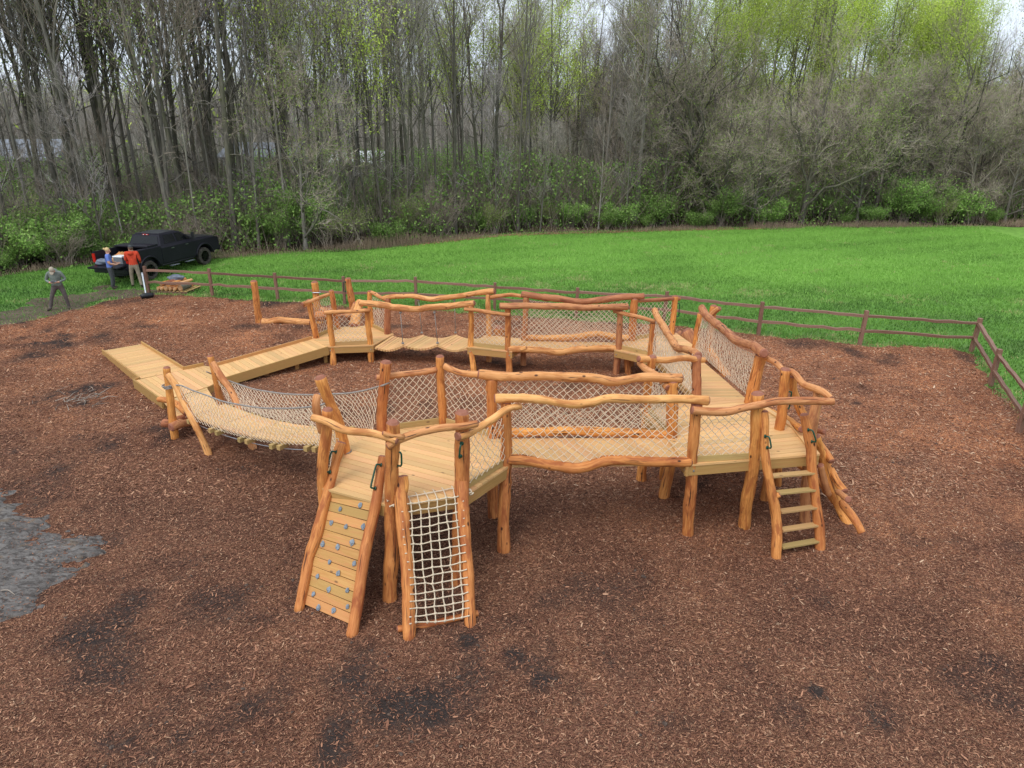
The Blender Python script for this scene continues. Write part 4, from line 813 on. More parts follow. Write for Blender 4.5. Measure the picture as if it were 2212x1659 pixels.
for k in range(5):
    u0, u1 = k / 5 * s[-1] + .012, (k + 1) / 5 * s[-1] - .012
    for j in range(7):
        a = [np.array([np.interp(u, s, E_[:, c]) for c in range(3)]) for u in (u0, u1) for E_ in (fe, be)]; f0, b0, f1, b1 = a; w0, w1 = (j + .5) / 7, (j + .5) / 7
        um = (u0 + u1) / 2; fm, bm_ = [np.array([np.interp(um, s, E_[:, c]) for c in range(3)]) for E_ in (fe, be)]
        rn = random.random()
        for (x0, y0), (x1, y1) in (((f0, b0), (fm, bm_)), ((fm, bm_), (f1, b1))):
            p = x0 * (1 - w0) + y0 * w0; q = x1 * (1 - w0) + y1 * w0; add_board(mb, p, q + nrm(q - p) * .002, np.linalg.norm(b0 - f0) / 7 - .006, .04, rnd=rn)
mb.build('deck', M['deck'], sb)
for k in range(6):
    for d_ in (-.13, .13):
        u = k / 5 * s[-1] + d_
        if u < .05 or u > s[-1] - .02: continue
        f0, b0 = [np.array([np.interp(u, s, E_[:, c]) for c in range(3)]) for E_ in (fe, be)]; n = nrm(b0 - f0); board(sb, 'cross_beam', f0 - n * .14 + (0, 0, -.066), b0 + n * .14 + (0, 0, -.066), .09, .09, 'dead')
mb = MB(); add_tube(mb, [p - perp * .03 + (0, 0, -.12) for p in fe[::4]], .009, 6); add_tube(mb, [p + perp * .03 + (0, 0, -.12) for p in be[::4]], .009, 6); mb.build('steel_cable', M['steel'], sb)
frp = [TY('a', 150, 520, S1[1])] + VPs('a', [(320, 500), (500, 570), (700, 640), (900, 715), (1120, 760), (1300, 790), (1500, 810), (1800, 812), (2100, 790)], S1, oc[7]) + [TY('5', 420, 440, oc[7][1] - .12), TY('5', 500, 400, oc[7][1] - .1)]
brp = [TY('a', 685, 318, S2[1])] + VPs('a', [(800, 365), (950, 425), (1100, 480), (1300, 545), (1500, 583), (1800, 620), (2212, 630)], S2, oc[6]) + VPs('5', [(400, 355), (600, 350), (750, 328), (870, 295)], S2, oc[6]) + [TY('5', 905, 285, oc[6][1] - .12), TY('5', 945, 268, oc[6][1] - .02)]
mb = MB(); add_tube(mb, frp, .016, 7, .06); mb.build('top_rope', M['cable'], sb); mb = MB(); add_tube(mb, brp, .016, 7, .06); mb.build('top_rope', M['cable'], sb)
net(sb, [p - perp * .10 for p in fe[::6]] + [fe[-1]], frp[1:-1], seed=81, cell=.12, sag=.05, r=.0058); net(sb, [p + perp * .08 for p in be[::6]] + [be[-1]], brp[1:-2], seed=82, cell=.12, sag=.05, r=.0058)
mb = MB(); c = s1t + (.08, .0, -.5)
for k in range(3): add_tube(mb, [TY('a', 150 + 15 * k, 500 + 14 * k, S1[1]) + (.10 * math.cos(q), .11 * math.sin(q), 0) for q in np.linspace(0, 6.28, 9)], .014, 6, .05)
mb.build('rope_lashing', M['cable'], sb)
# small start deck joining landing and suspension bridge
deck(sb, [A3(LF + (.06, -.03, 0), .24), A3(S1 + (.05, .25, 0), .30), A3(S2 + (-.15, .1, 0), .30), A3(FP + (.0, -.04, 0), .24)], math.atan2(S2[1] - S1[1], S2[0] - S1[0]), name='start_deck')
# ---------------- balance beam with lone post
bb3 = thing('balance_beam', 'crooked low balance log beside a lone leaning log post', 'balance beam', P('b', 310, 760, 0))
post(bb3, P('b', 312, 755, 0), TY('b', 228, 155, P('b', 312, 755, 0)[1]), .115, flat0=False)
bY = P('b', 312, 755, 0)[1]; log(bb3, 'beam', [TY('b', 350, 728, bY - .05), TY('b', 450, 735, bY - .05), TY('b', 600, 705, bY - .1), TY('b', 780, 720, bY - .1), TY('b', 900, 735, bY - .1), TY('b', 1040, 745, bY - .15)], .11, .13, mat='rail')
# ---------------- log steps behind the back left deck
ls = thing('log_steps', 'climbing logs and two tall posts standing just behind the back left deck', 'log climber', (-5.6, 23.2, 0))
yl = 23.3; log(ls, 'step_log', [TY('b', 1655, 800, 21.9), TY('b', 1690, 640, 22.3), TY('b', 1740, 450, 22.8)], .17, .14, mat='rail'); log(ls, 'step_log', [TY('b', 1560, 660, 22.9), TY('b', 1640, 600, 22.9), TY('b', 1700, 480, 22.9)], .14, .14, mat='rail')
pk = post(ls, TY('b', 1640, 560, 24.4) * (1, 1, 0), TY('b', 1568, 118, 24.4), .115); handle(pk, TY('b', 1535, 165, 24.3), TY('b', 1540, 300, 24.3), (-1, -.3, 0))
pk = post(ls, TY('b', 1150, 500, 24.2) * (1, 1, 0), TY('b', 1092, 170, 24.2), .125); mb = MB(); c = TY('b', 1130, 318, 24.05); add_tube(mb, [c - (.17, 0, 0), c + (.12, 0, 0)], .02, 8); mb.build('bolt', M['steel'], pk)
log(ls, 'step_log', [TY('b', 1120, 650, 23.2), TY('b', 1200, 645, 23.2), TY('b', 1320, 640, 23.2)], .17, .16); log(ls, 'step_log', [TY('b', 1180, 560, 23.9), TY('b', 1300, 575, 23.9), TY('b', 1400, 590, 23.8)], .12, .12, mat='redlog')
log(ls, 'step_log', [TY('b', 1430, 650, 23.6), TY('b', 1500, 640, 23.6), TY('b', 1560, 632, 23.6)], .05, .05, mat='redlog')
# ---------------- log steps right of the sloping bridge
sr = thing('log_steps', 'leaning logs and dark cut stumps right of the sloping bridge behind the back right deck', 'log climber', (6, 20, 0))
log(sr, 'step_log', [TY('d', 940, 770, 21.0), TY('d', 1010, 830, 20.9), TY('d', 1080, 900, 20.8)], .2, .17, mat='redlog'); log(sr, 'step_log', [TY('d', 1080, 735, 20.6), TY('d', 1120, 800, 20.5), TY('d', 1150, 900, 20.4)], .24, .2, mat='redlog')
gl = P('d', 1640, 1340, 0); log(sr, 'climbing_log', [gl + (0, 0, -.03), TY('d', 1500, 1150, gl[1] + .7), TY('d', 1350, 900, gl[1] + 1.5)], .13, .12)
post(sr, TY('d', 1400, 800, 20.0) * (1, 1, 0), TY('d', 1455, 370, 20.0), .10); log(sr, 'climbing_log', [TY('d', 1530, 400, 19.7), TY('d', 1450, 460, 19.8), TY('d', 1330, 560, 19.9)], .075, .085, mat='rail')
# stump steps behind the back middle deck
st = thing('stump_step', 'short upright log stump just behind the middle back deck', 'stump', P('c', 1870, 1090, 0)); g = P('c', 1870, 1000, 0); post(st, g, g + (0, 0, .55), .16, sink=.05)
# ---------------- split-rail fence
fn = thing('split_rail_fence', 'brown two rail split rail timber fence along the back and right of the play area', 'fence', (0, 25.9, 0))
fps = [P(z, x, y, 0) for z, x, y in [('1', 1150, 840), ('1', 1640, 860), ('1', 2145, 890), ('b', 1525, 485), ('c', 755, 480), ('c', 1810, 540), ('3', 965, 400), ('3', 1640, 430), ('d', 2050, 760), ('f', 220, 560), ('f', 1475, 640), ('f', 1690, 1025), ('D', 2199, 935)]]
fps.append(fps[-1] + (fps[-1] - fps[-2]) * 1.0)
LV = [(b[2] if False else 0) for b in fps]; tops = []
for i, p in enumerate(fps):
    ln = RNG.normal(0, .02, 2) + np.array([-.03 if i < 3 else .03, 0]) * (0 if i in (0,) else 1); tp = p + (ln[0], ln[1], 1.08 + RNG.uniform(-.03, .05)); tops.append(tp)
    a = nrm((fps[min(i + 1, len(fps) - 1)] - fps[max(i - 1, 0)])); mb = MB(); add_board(mb, p - (0, 0, .12), tp, .11, .13, up=(0, 1, 0), bev=.012); mb.build('post', M['fence'], fn)
for i in range(len(fps) - 1):
    for hh in (.86, .42):
        p = fps[i] + (tops[i] - fps[i]) * hh / 1.0 * .98; q = fps[i + 1] + (tops[i + 1] - fps[i + 1]) * hh * .98; mb = MB(); n = 8; prev = None
        W = .085 + RNG.uniform(-.01, .015); w1 = RNG.normal(0, .012, n + 1); a = MB()
        pts = [p * (1 - k / n) + q * k / n + (0, 0, w1[k]) for k in range(n + 1)]; t_ = nrm(q - p); sd_ = nrm(np.cross(t_, (0, 0, 1))); v = []; f = []; lp = []
        hs_ = .10 + RNG.normal(0, .008, n + 1); tw = RNG.uniform(-.4, .4)
        for k, c in enumerate(pts):
            for dx, dz in ((-.5, -.5), (.5, -.35), (.5, .45), (-.35, .5)):
                u = dx * W * 1.0 + tw * dz * .05; v.append(c + sd_ * u + np.array([0, 0, dz * hs_[k]])); lp.append((dx * W, dz * hs_[k], k * .38))
        for k in range(n):
            for j in range(4): f.append([4 * k + j, 4 * k + (j + 1) % 4, 4 * k + 4 + (j + 1) % 4, 4 * k + 4 + j])
        f += [[3, 2, 1, 0], [4 * n + j for j in range(4)]]; a.add(v, f, np.array(lp) + RNG.uniform(0, 40, 3)); a.build('rail', M['fence'], fn)

r_ = np.random.default_rng(17); c0 = P('D', 175, 868, .03); mb = MB()
for k in range(46):
    a = c0 + np.array([r_.normal(0, .45), r_.normal(0, .35), 0]); a[2] = .045 + r_.uniform(0, .03); an = r_.uniform(0, 3.14); l_ = r_.uniform(.1, .45); e = a + np.array([math.cos(an) * l_, math.sin(an) * l_, r_.uniform(-.01, .05)])
    add_tube(mb, [a, (a + e) / 2 + r_.normal(0, .02, 3) + (0, 0, .015), e], [.007, .006, .003], 4, .1)
t = NT('dry_sticks', .9, .1); t.color(t.mix(t.attr('rnd').outputs['Fac'], (.20, .16, .13), (.48, .42, .35))); o = mb.build('dry_sticks', t.m); tag(o, 'scatter of pale dry sticks and roots on the mulch left of the landing', 'sticks', kind='stuff')
for px, py, s_ in ((2, 1276, .5), (1005, 1380, .0)):
    if s_: 
        c0 = P('D', px, py, .12); mb = MB(); add_tube(mb, [c0, c0 + (.12, -.01, .02), c0 + (.28, -.10, .0)], [.012, .010, .006], 5, .05); o = mb.build('twig', t.m); tag(o, 'pale crooked twig lying at the edge of the grey mud patch', 'twig')

# ------------------------------------------------------------------ woodland
def bark(name, A, B, Cc, sc=14):
    t = NT(name, .9, .1); oc_ = t.n('ShaderNodeTexCoord').outputs['Object']; g = t.noise(t.scale(oc_, (1, 1, .12)), sc, 4, .6); p = t.noise(oc_, .8, 3)
    inf = t.n('ShaderNodeObjectInfo').outputs['Random']
    c = t.mix(t.ramp(g.outputs[0], [(.35, 0.), (.65, 1.)]), A, B); c = t.mix(t.ramp(p.outputs[0], [(.45, 0.), (.65, .7)]), c, Cc)
    h = t.n('ShaderNodeHueSaturation'); t.l(c, h.inputs['Color']); t.l(t.math('ADD', t.math('MULTIPLY', inf, .7), .62), h.inputs['Value']); t.color(h.outputs[0]); t.bump(g.outputs[0], .6, .03); return t.m
M['bark'] = bark('grey_bark', (.12, .108, .092), (.26, .235, .205), (.17, .16, .115))
M['barkd'] = bark('dark_bark', (.085, .075, .065), (.20, .18, .15), (.13, .13, .075))
M['barkp'] = bark('pale_bark', (.24, .22, .19), (.42, .385, .34), (.18, .16, .13))
def twigm(name, c, v=.35):
    t = NT(name, .9, .05); rn = t.attr('rnd').outputs['Fac']; inf = t.n('ShaderNodeObjectInfo').outputs['Random']; cc = t.mix(rn, tuple(x * (1 - v) for x in c), tuple(x * (1 + v) for x in c))
    h = t.n('ShaderNodeHueSaturation'); t.l(cc, h.inputs['Color']); t.l(t.math('ADD', t.math('MULTIPLY', inf, .5), .75), h.inputs['Value']); t.color(h.outputs[0]); return t.m
M['twig'] = twigm('grey_twigs', (.33, .295, .255)); M['twigb'] = twigm('brown_twigs', (.31, .25, .20)); M['twigs'] = twigm('grey_brown_twigs', (.40, .335, .27)); M['twigu'] = twigm('undergrowth_twigs', (.32, .265, .21)); M['twigl'] = twigm('mauve_twigs', (.38, .34, .325))
def leafm(name, a, b, c):
    t = NT(name, .6, .15); rn = t.attr('rnd').outputs['Fac']; inf = t.n('ShaderNodeObjectInfo').outputs['Random']; cc = t.ramp(rn, [(0, a), (.6, b), (1., c)]); h = t.n('ShaderNodeHueSaturation'); t.l(cc, h.inputs['Color'])
    t.l(t.math('ADD', t.math('MULTIPLY', inf, .6), .7), h.inputs['Value']); t.color(h.outputs[0])
    tr = t.n('ShaderNodeBsdfTranslucent'); t.l(h.outputs[0], tr.inputs[0]); mx = t.n('ShaderNodeMixShader'); mx.inputs[0].default_value = .35; t.l(t.b.outputs[0], mx.inputs[1]); t.l(tr.outputs[0], mx.inputs[2]); t.l(mx.outputs[0], t.o.inputs[0]); return t.m
M['leafy'] = leafm('spring_leaves', (.34, .47, .06), (.52, .64, .11), (.66, .74, .20))
M['leafg'] = leafm('shrub_leaves', (.14, .25, .06), (.25, .41, .095), (.39, .56, .16))
M['leafo'] = leafm('olive_buds', (.17, .24, .06), (.26, .34, .09), (.38, .46, .14))

def tubes(Pp, Rr, S):
    """many poly-lines at once: Pp [N,K,3], Rr [N,K] -> verts, quads"""
    N, K, _ = Pp.shape; t = np.gradient(Pp, axis=1); t /= np.linalg.norm(t, axis=2, keepdims=True) + 1e-9
    ref = np.where(np.abs(t[:, :1, 2:3]) < .9, np.array([0, 0, 1.]), np.array([1., 0, 0])) * np.ones((N, K, 1)); u = np.cross(ref, t); u /= np.linalg.norm(u, axis=2, keepdims=True) + 1e-9; w = np.cross(t, u)
    a = np.arange(S) * 2 * np.pi / S; V = Pp[:, :, None] + Rr[:, :, None, None] * (np.cos(a)[None, None, :, None] * u[:, :, None] + np.sin(a)[None, None, :, None] * w[:, :, None])
    base = (np.arange(N) * K * S)[:, None, None] + (np.arange(K - 1) * S)[None, :, None]; j = np.arange(S)[None, None, :]; j2 = (j + 1) % S
    q = np.stack([base + j, base + j2, base + S + j2, base + S + j], -1).reshape(-1, 4); return V.reshape(-1, 3), q
def qmesh(name, parts, mats, leaves=None, lr=None):
    """parts: list of (verts, quads, mat index, rnd per vertex)"""
    V = []; Q = []; MI = []; RN = []; off = 0
    for v, q, mi, rn in parts: V.append(v); Q.append(q + off); MI.append(np.full(len(q), mi)); RN.append(rn); off += len(v)
    if leaves is not None: v = leaves.reshape(-1, 3); V.append(v); Q.append(np.arange(len(v)).reshape(-1, 4) + off); MI.append(np.full(len(v) // 4, len(mats) - 1)); RN.append(np.repeat(lr, 4))
    V = np.concatenate(V); Q = np.concatenate(Q); MI = np.concatenate(MI); RN = np.concatenate(RN)
    me = bpy.data.meshes.new(name); me.vertices.add(len(V)); me.vertices.foreach_set('co', V.astype(np.float32).ravel()); me.loops.add(Q.size); me.loops.foreach_set('vertex_index', Q.ravel().astype(np.int32)); me.polygons.add(len(Q))
    me.polygons.foreach_set('loop_start', np.arange(0, Q.size, 4, dtype=np.int32)); me.polygons.foreach_set('loop_total', np.full(len(Q), 4, np.int32)); me.polygons.foreach_set('material_index', MI.astype(np.int32)); me.polygons.foreach_set('use_smooth', np.ones(len(Q), bool))
    a = me.attributes.new('rnd', 'FLOAT', 'POINT'); a.data.foreach_set('value', RN.astype(np.float32)); me.update(calc_edges=True)
    for m in mats: me.materials.append(m)
    return me
def kids(r, Pp, Rr, n, tmin, tmax, ln, spread, up, K, taper=.25, rk=.55, bend=.15, lenfall=.5):
    """n children on each parent poly-line"""
    N, Kp, _ = Pp.shape; t = r.uniform(tmin, tmax, (N, n)); x = t * (Kp - 1); i = np.minimum(x.astype(int), Kp - 2); f = (x - i)[..., None]; ar = np.arange(N)[:, None]
    b = Pp[ar, i] * (1 - f) + Pp[ar, i + 1] * f; d0 = Pp[ar, i + 1] - Pp[ar, i]; d0 /= np.linalg.norm(d0, axis=2, keepdims=True) + 1e-9; rad = (Rr[ar, i] * (1 - f[..., 0]) + Rr[ar, i + 1] * f[..., 0])
    rv = r.normal(0, 1, d0.shape); rv -= d0 * (rv * d0).sum(2, keepdims=True); rv /= np.linalg.norm(rv, axis=2, keepdims=True) + 1e-9
    sp = r.normal(spread, spread * .25, (N, n))[..., None]; d = d0 * np.cos(sp) + rv * np.sin(sp); d[..., 2] += up; d /= np.linalg.norm(d, axis=2, keepdims=True)
    L_ = (ln * r.uniform(.6, 1.25, (N, n)) * (1 - lenfall * (t - tmin) / (tmax - tmin + 1e-6))); s = np.linspace(0, 1, K)
    bd = np.cumsum(r.normal(0, bend, (N, n, K, 3)), 2) / math.sqrt(K); bd -= bd[:, :, :1]; upv = np.array([0, 0, 1.]) * (up * .6 * s ** 2)[None, None, :, None]
    out = b[:, :, None] + L_[..., None, None] * (d[:, :, None] * s[None, None, :, None] + bd * s[None, None, :, None] + upv)
    r0 = np.minimum(rad * rk, .05 * L_ + .004); rr = r0[..., None] * (1 - (1 - taper) * s); return out.reshape(-1, K, 3), rr.reshape(-1, K)
def flat_leaves(r, pts, n, jit, size):
    i = r.integers(0, len(pts), n); c = pts[i] + r.normal(0, jit, (n, 3)); a = r.normal(0, 1, (n, 3)); a /= np.linalg.norm(a, axis=1, keepdims=True); b = np.cross(a, r.normal(0, 1, (n, 3))); b /= np.linalg.norm(b, axis=1, keepdims=True)
    s = size * r.uniform(.6, 1.4, (n, 1)); return np.stack([c - a * s, c + b * s * .5, c + a * s, c - b * s * .5], 1)
def make_tree(seed, H, r0, kind):
    r = np.random.default_rng(seed); K = 12; s = np.linspace(0, 1, K); lean = r.normal(0, .035, 2); w = np.cumsum(r.normal(0, .035 if kind != 'spread' else .06, (K, 2)), 0) * H / 14; w -= w[0]
    tr = np.stack([w[:, 0] * s + lean[0] * H * s, w[:, 1] * s + lean[1] * H * s, s * H - .2], 1)[None]; trr = (r0 * (1 - .86 * s) * (1 + .35 * np.exp(-s * 22)))[None]
    tv, tq = tubes(tr, trr, 10); parts_tr = [(tv, tq, 0, np.full(len(tv), .5))]; cr = []
    if kind == 'tall':
        if r.random() < .55:   # forked leader
            f1, fr1 = kids(r, tr, trr, 2, .40, .62, H * .46, .20, .25, 9, .15, .8, .12, .3)
        else: f1, fr1 = kids(r, tr, trr, 1, .5, .6, H * .4, .22, .25, 9, .15, .75, .12, .3)
        b1, br1 = kids(r, tr, trr, 15, .34, .97, H * .26, .75, .28, 7, .2, .5, .16, .55); b1b, br1b = kids(r, f1, fr1, 9, .15, .97, H * .17, .6, .25, 7, .2, .5, .16, .5); dead, dr_ = kids(r, tr, trr, 5, .12, .36, H * .10, 1.25, -.02, 6, .2, .3, .25, .2)
        l1 = [(f1, fr1, 7), (b1, br1, 5), (b1b, br1b, 5), (dead, dr_, 4)]; big = np.concatenate([b1, b1b]); bigr = np.concatenate([br1, br1b])
        c2, cr2 = kids(r, big, bigr, 4, .2, .98, H * .085, .65, .22, 5, .3, .55, .2, .4); c3, cr3 = kids(r, c2, cr2, 4, .15, 1., H * .046, .6, .2, 4, .4, .6, .22, .3)
        d3, dr3 = kids(r, dead, dr_, 6, .3, 1., H * .045, .8, .1, 4, .4, .6, .25, .3); fin = c3
    elif kind == 'spread':
        b1, br1 = kids(r, tr, trr, 15, .10, .9, H * .58, .92, .22, 9, .15, .62, .24, .45)
        l1 = [(b1, br1, 6)]; b2, br2 = kids(r, b1, br1, 8, .15, .97, H * .22, .65, .12, 6, .25, .55, .26, .45); l1.append((b2, br2, 4))
        c2, cr2 = kids(r, b2, br2, 5, .15, .98, H * .115, .75, .10, 5, .3, .6, .22, .3); c3, cr3 = kids(r, c2, cr2, 4, .15, 1., H * .06, .6, .12, 4, .4, .6, .25, .3); d3 = None; fin = c3
    else:  # sapling / thin
        b1, br1 = kids(r, tr, trr, 18, .15, .97, H * .25, .7, .35, 6, .2, .55, .18, .5); l1 = [(b1, br1, 4)]; c2, cr2 = kids(r, b1, br1, 6, .2, 1., H * .11, .6, .2, 5, .3, .6, .2, .4); c3, cr3 = kids(r, c2, cr2, 4, .2, 1., H * .055, .6, .15, 4, .4, .6, .2, .3); d3 = None; fin = c3
    for p, rr, S in l1:
        v, q = tubes(p, np.maximum(rr, .007), S); cr.append((v, q, 0, np.full(len(v), .5)))
    for p, rr in [(c2, cr2), (c3, cr3)] + ([(d3, dr3)] if d3 is not None else []):
        rn = np.repeat(r.random(len(p)), p.shape[1] * 3); v, q = tubes(p, np.maximum(rr, .0058), 3); cr.append((v, q, 1, rn))
    return parts_tr, cr, fin.reshape(-1, 3), r
TREES = {}
def variant(key, seed, H, r0, kind, bk, tw, leaf=None, nl=0, ls=.07, jit=.12):
    pt, cr, tips, r = make_tree(seed, H, r0, kind)
    lv = lr = None; mats = [M[bk], M[tw]]
    if leaf:
        mats.append(M[leaf]); cl = tips[r.integers(0, len(tips), max(20, nl // 12))]; ids = r.integers(0, len(cl), nl); base = np.concatenate([cl[ids[:nl // 2]], tips[r.integers(0, len(tips), nl - nl // 2)]]); lv = flat_leaves(r, base, nl, jit, ls); lr = r.random(len(lv))
    TREES.setdefault(key, []).append((qmesh('trunk', pt, [M[bk]]), qmesh('crown', cr, mats, lv, lr), H))
for k in range(5): variant('tall', 100 + k, [19, 21, 18, 20, 17][k], [.125, .16, .11, .14, .10][k], 'tall', ['bark', 'barkd', 'bark', 'barkd', 'barkd'][k], ['twig', 'twig', 'twigb', 'twigl', 'twig'][k])
for k in range(2): variant('talld', 120 + k, [19, 17][k], [.15, .12][k], 'tall', 'barkd', 'twigb', 'leafo', 2600, .06, .25)
for k in range(4): variant('spread', 200 + k, [9.5, 8.5, 11, 8][k], [.17, .14, .2, .12][k], 'spread', ['barkd', 'barkd', 'barkd', 'bark'][k], ['twigs', 'twigs', 'twigs', 'twigs'][k], 'leafo', [1500, 2600, 1000, 3200][k], .055, .2)
for k in range(3): variant('green', 300 + k, [16, 18, 15][k], [.17, .2, .15][k], ['tall', 'tall', 'tall'][k], 'bark', 'twig', 'leafy', [14000, 15000, 13000][k], .05, .45)
for k in range(2): variant('tgreen', 340 + k, [17, 15][k], [.12, .10][k], 'tall', 'barkd', 'twigb', 'leafy', 3500, .065, .3)
for k in range(2): variant('gspread', 320 + k, [9, 8][k], [.12, .12][k], 'spread', 'barkd', 'twigs', 'leafo', 5000, .06, .25)
for k in range(3): variant('sap', 400 + k, [8, 9.5, 7][k], [.055, .07, .05][k], 'sap', ['bark', 'barkd', 'barkp'][k], ['twig', 'twigl', 'twigb'][k])
for k in range(3): variant('slim', 540 + k, [17, 15, 19][k], [.075, .06, .09][k], 'tall', ['bark', 'barkd', 'bark'][k], ['twigb', 'twig', 'twigl'][k])
for k in range(2): variant('pale', 500 + k, [17, 15][k], [.15, .12][k], 'tall', 'barkp', 'twig')
def shrub_mesh(seed, rad, h, nl, leaf, tw='twigu', ls=.085):
    r = np.random.default_rng(seed); n = 16; a = r.uniform(0, 6.28, n); b = np.stack([r.normal(0, .18, n), r.normal(0, .18, n), np.full(n, -.05)], 1); K = 6; s = np.linspace(0, 1, K)[None, :, None]
    e = np.stack([np.cos(a) * rad * r.uniform(.4, 1, n), np.sin(a) * rad * r.uniform(.4, 1, n), h * r.uniform(.6, 1.05, n)], 1)
    st = b[:, None] * (1 - s) + e[:, None] * s + np.array([0, 0, 1.]) * (np.sin(s * np.pi) * h * .12) + np.cumsum(r.normal(0, .05, (n, K, 3)), 1) * s; sr = np.repeat((.018 * (1 - .7 * s[..., 0])), n, 0)
    c1, cr1 = kids(r, st, sr, 9, .25, 1., h * .35, .7, .25, 5, .3, .7, .2, .3); c2, cr2 = kids(r, c1, cr1, 5, .2, 1., h * .16, .7, .2, 4, .4, .7, .25, .3)
    cr = []
    for p, rr, S in ((c1, cr1, 3), (c2, cr2, 3)):
        rn = np.repeat(r.random(len(p)), p.shape[1] * S); v, q = tubes(p, np.maximum(rr, .005), S); cr.append((v, q, 0, rn))
    v, q = tubes(st, sr, 4); stems = [(v, q, 0, np.full(len(v), .5))]
    lv = lr = None; mats = [M[tw]]
    if nl: mats.append(M[leaf]); pts = np.concatenate([c2.reshape(-1, 3), c1.reshape(-1, 3)]); cl = pts[r.integers(0, len(pts), nl // 40)]; lv = flat_leaves(r, np.concatenate([cl[r.integers(0, len(cl), nl * 2 // 3)], pts[r.integers(0, len(pts), nl // 3)]]), nl - 2, .14, ls) if False else flat_leaves(r, np.concatenate([cl[r.integers(0, len(cl), nl)], pts]), nl, .15, ls); lr = r.random(len(lv))
    return qmesh('stems', stems, [M[tw]]), qmesh('foliage', cr, mats, lv, lr)
SHR = {'gs': [shrub_mesh(600 + k, [1.3, 1.7, 1.1, 1.5][k], [1.7, 2.3, 1.3, 2.8][k], [5200, 7000, 4200, 6200][k], 'leafg', ls=.06) for k in range(4)],
       'ys': [shrub_mesh(620 + k, [1.3, 1.6][k], [2.2, 3.0][k], [2600, 3000][k], 'leafo', ls=.05) for k in range(2)],
       'bs': [shrub_mesh(640 + k, [1.4, 1.2, 1.8][k], [2.2, 1.8, 3.2][k], 0, 'leafg', 'twigu') for k in range(3)]}
def put(name, meshes, names, x, y, sc, rz, label, cat, group, sz=1.0, tilt=None):
    o = thing(name, label, cat, (x, y, 0), rz, group); o.scale = (sc, sc, sc * sz)
    if tilt: o.rotation_euler = (tilt[0], tilt[1], rz)
    for m, n in zip(meshes, names):
        c = bpy.data.objects.new(n, m); COL.objects.link(c); c.parent = o
    return o
taken = []
def free(x, y, d): 
    for a, b in taken:
        if (a - x) ** 2 + (b - y) ** 2 < d * d: return False
    taken.append((x, y)); return True
TK = {'tall': ('bare_tree', 'tall bare grey tree'), 'talld': ('bare_tree', 'tall tree with brownish buds'), 'spread': ('spreading_tree', 'low spreading leafless tree'), 'green': ('budding_tree', 'tall yellow green tree'),
      'gspread': ('budding_tree', 'low yellow green tree'), 'sap': ('sapling', 'thin young tree'), 'pale': ('bare_tree', 'tall pale barked bare tree'), 'slim': ('bare_tree', 'slender bare tree'), 'tgreen': ('budding_tree', 'tall tree with sparse green buds')}
def zone(x, y):
    px = x / (y * .9336 + 2.5) * 1534 + 1106
    return ('behind the truck' if px < 560 else 'left of middle' if px < 1000 else 'beyond mid field' if px < 1430 else 'right of middle' if px < 1850 else 'at far right'), px
def put_tree(key, x, y, sc=1.0, label=None, group=None, idx=None, sz=1.0, tilt=None):
    v = TREES[key][idx if idx is not None else random.randrange(len(TREES[key]))]; nm, lb = TK[key]; zn, px = zone(x, y); d = y - forest_edge(x)
    row = 'wood edge' if d < 4.5 else 'second rows' if d < 13 else 'deep inside'
    if label is None: label = lb + ' ' + zn + ', ' + row; group = 'trees like: ' + lb + ' ' + zn + ', ' + row
    return put(nm, v[:2], ('trunk', 'crown'), x, y, sc, random.uniform(0, 6.28), label, 'tree', group, sz, tilt)
def wx(px, y): return (px - 1106) / 1534 * (y * .9336 + 2.5)
# a few single trees one can point to
put_tree('pale', wx(1372, 48), 48, 1.05, 'pale crooked tree trunk at the field edge, right of the middle of the wood', idx=0); taken.append((wx(1372, 48), 48))
put_tree('pale', wx(1300, 50), 50, .85, 'thin pale trunk just left of the pale crooked tree at the field edge', idx=1); taken.append((wx(1300, 50), 50))
put_tree('tall', wx(418, 41), 41, 1.0, 'dark ivy wrapped trunk directly behind the black pickup truck', idx=1); taken.append((wx(418, 41), 41))
put_tree('pale', wx(558, 42), 42, .8, 'slender pale trunk behind the dry grass right of the black pickup truck', idx=1); taken.append((wx(558, 42), 42))
put_tree('tall', wx(840, 45), 45, 1.0, 'dark straight trunk at the wood edge left of the middle of the picture', idx=3); taken.append((wx(840, 45), 45))
put_tree('spread', wx(1555, 48), 48, 1.2, 'wide leaning spreading tree with long low boughs over the right of the field', idx=2, tilt=(0, R(14))); taken.append((wx(1555, 49), 49))
put_tree('tall', wx(95, 41), 41, 1.05, 'thick dark leaning trunk at the far left of the wood', idx=1, tilt=(0, R(-4))); taken.append((wx(95, 41), 41))
rt = random.Random(5); cnt = 0
def scatter(n, pxr, dr, keys, wts, mind, sc=(.85, 1.15)):
    k = 0; tries = 0
    while k < n and tries < n * 40:
        tries += 1; px = rt.uniform(*pxr); y = 0
        d = rt.uniform(*dr); y = 44
        for _ in range(6): y = float(forest_edge(wx(px, y))) + d
        x = wx(px, y)
        if not free(x, y, mind): continue
        put_tree(rt.choices(keys, wts)[0], x, y, rt.uniform(*sc)); k += 1
# left: many tall bare trunks
scatter(74, (-60, 640), (1.2, 20), ['tall', 'talld', 'sap', 'pale', 'slim'], [10, 4, 1.5, .7, 6], .9)
scatter(42, (640, 1130), (1.5, 20), ['tall', 'talld', 'sap', 'slim', 'tgreen'], [8, 1.5, 1.5, 6, 3.5], 1.3, (.8, 1.02))
scatter(8, (-60, 640), (20, 34), ['tall'], [1], 1.5); scatter(9, (640, 1130), (20, 34), ['tall', 'sap'], [3, 1], 1.5, (.8, 1.0))
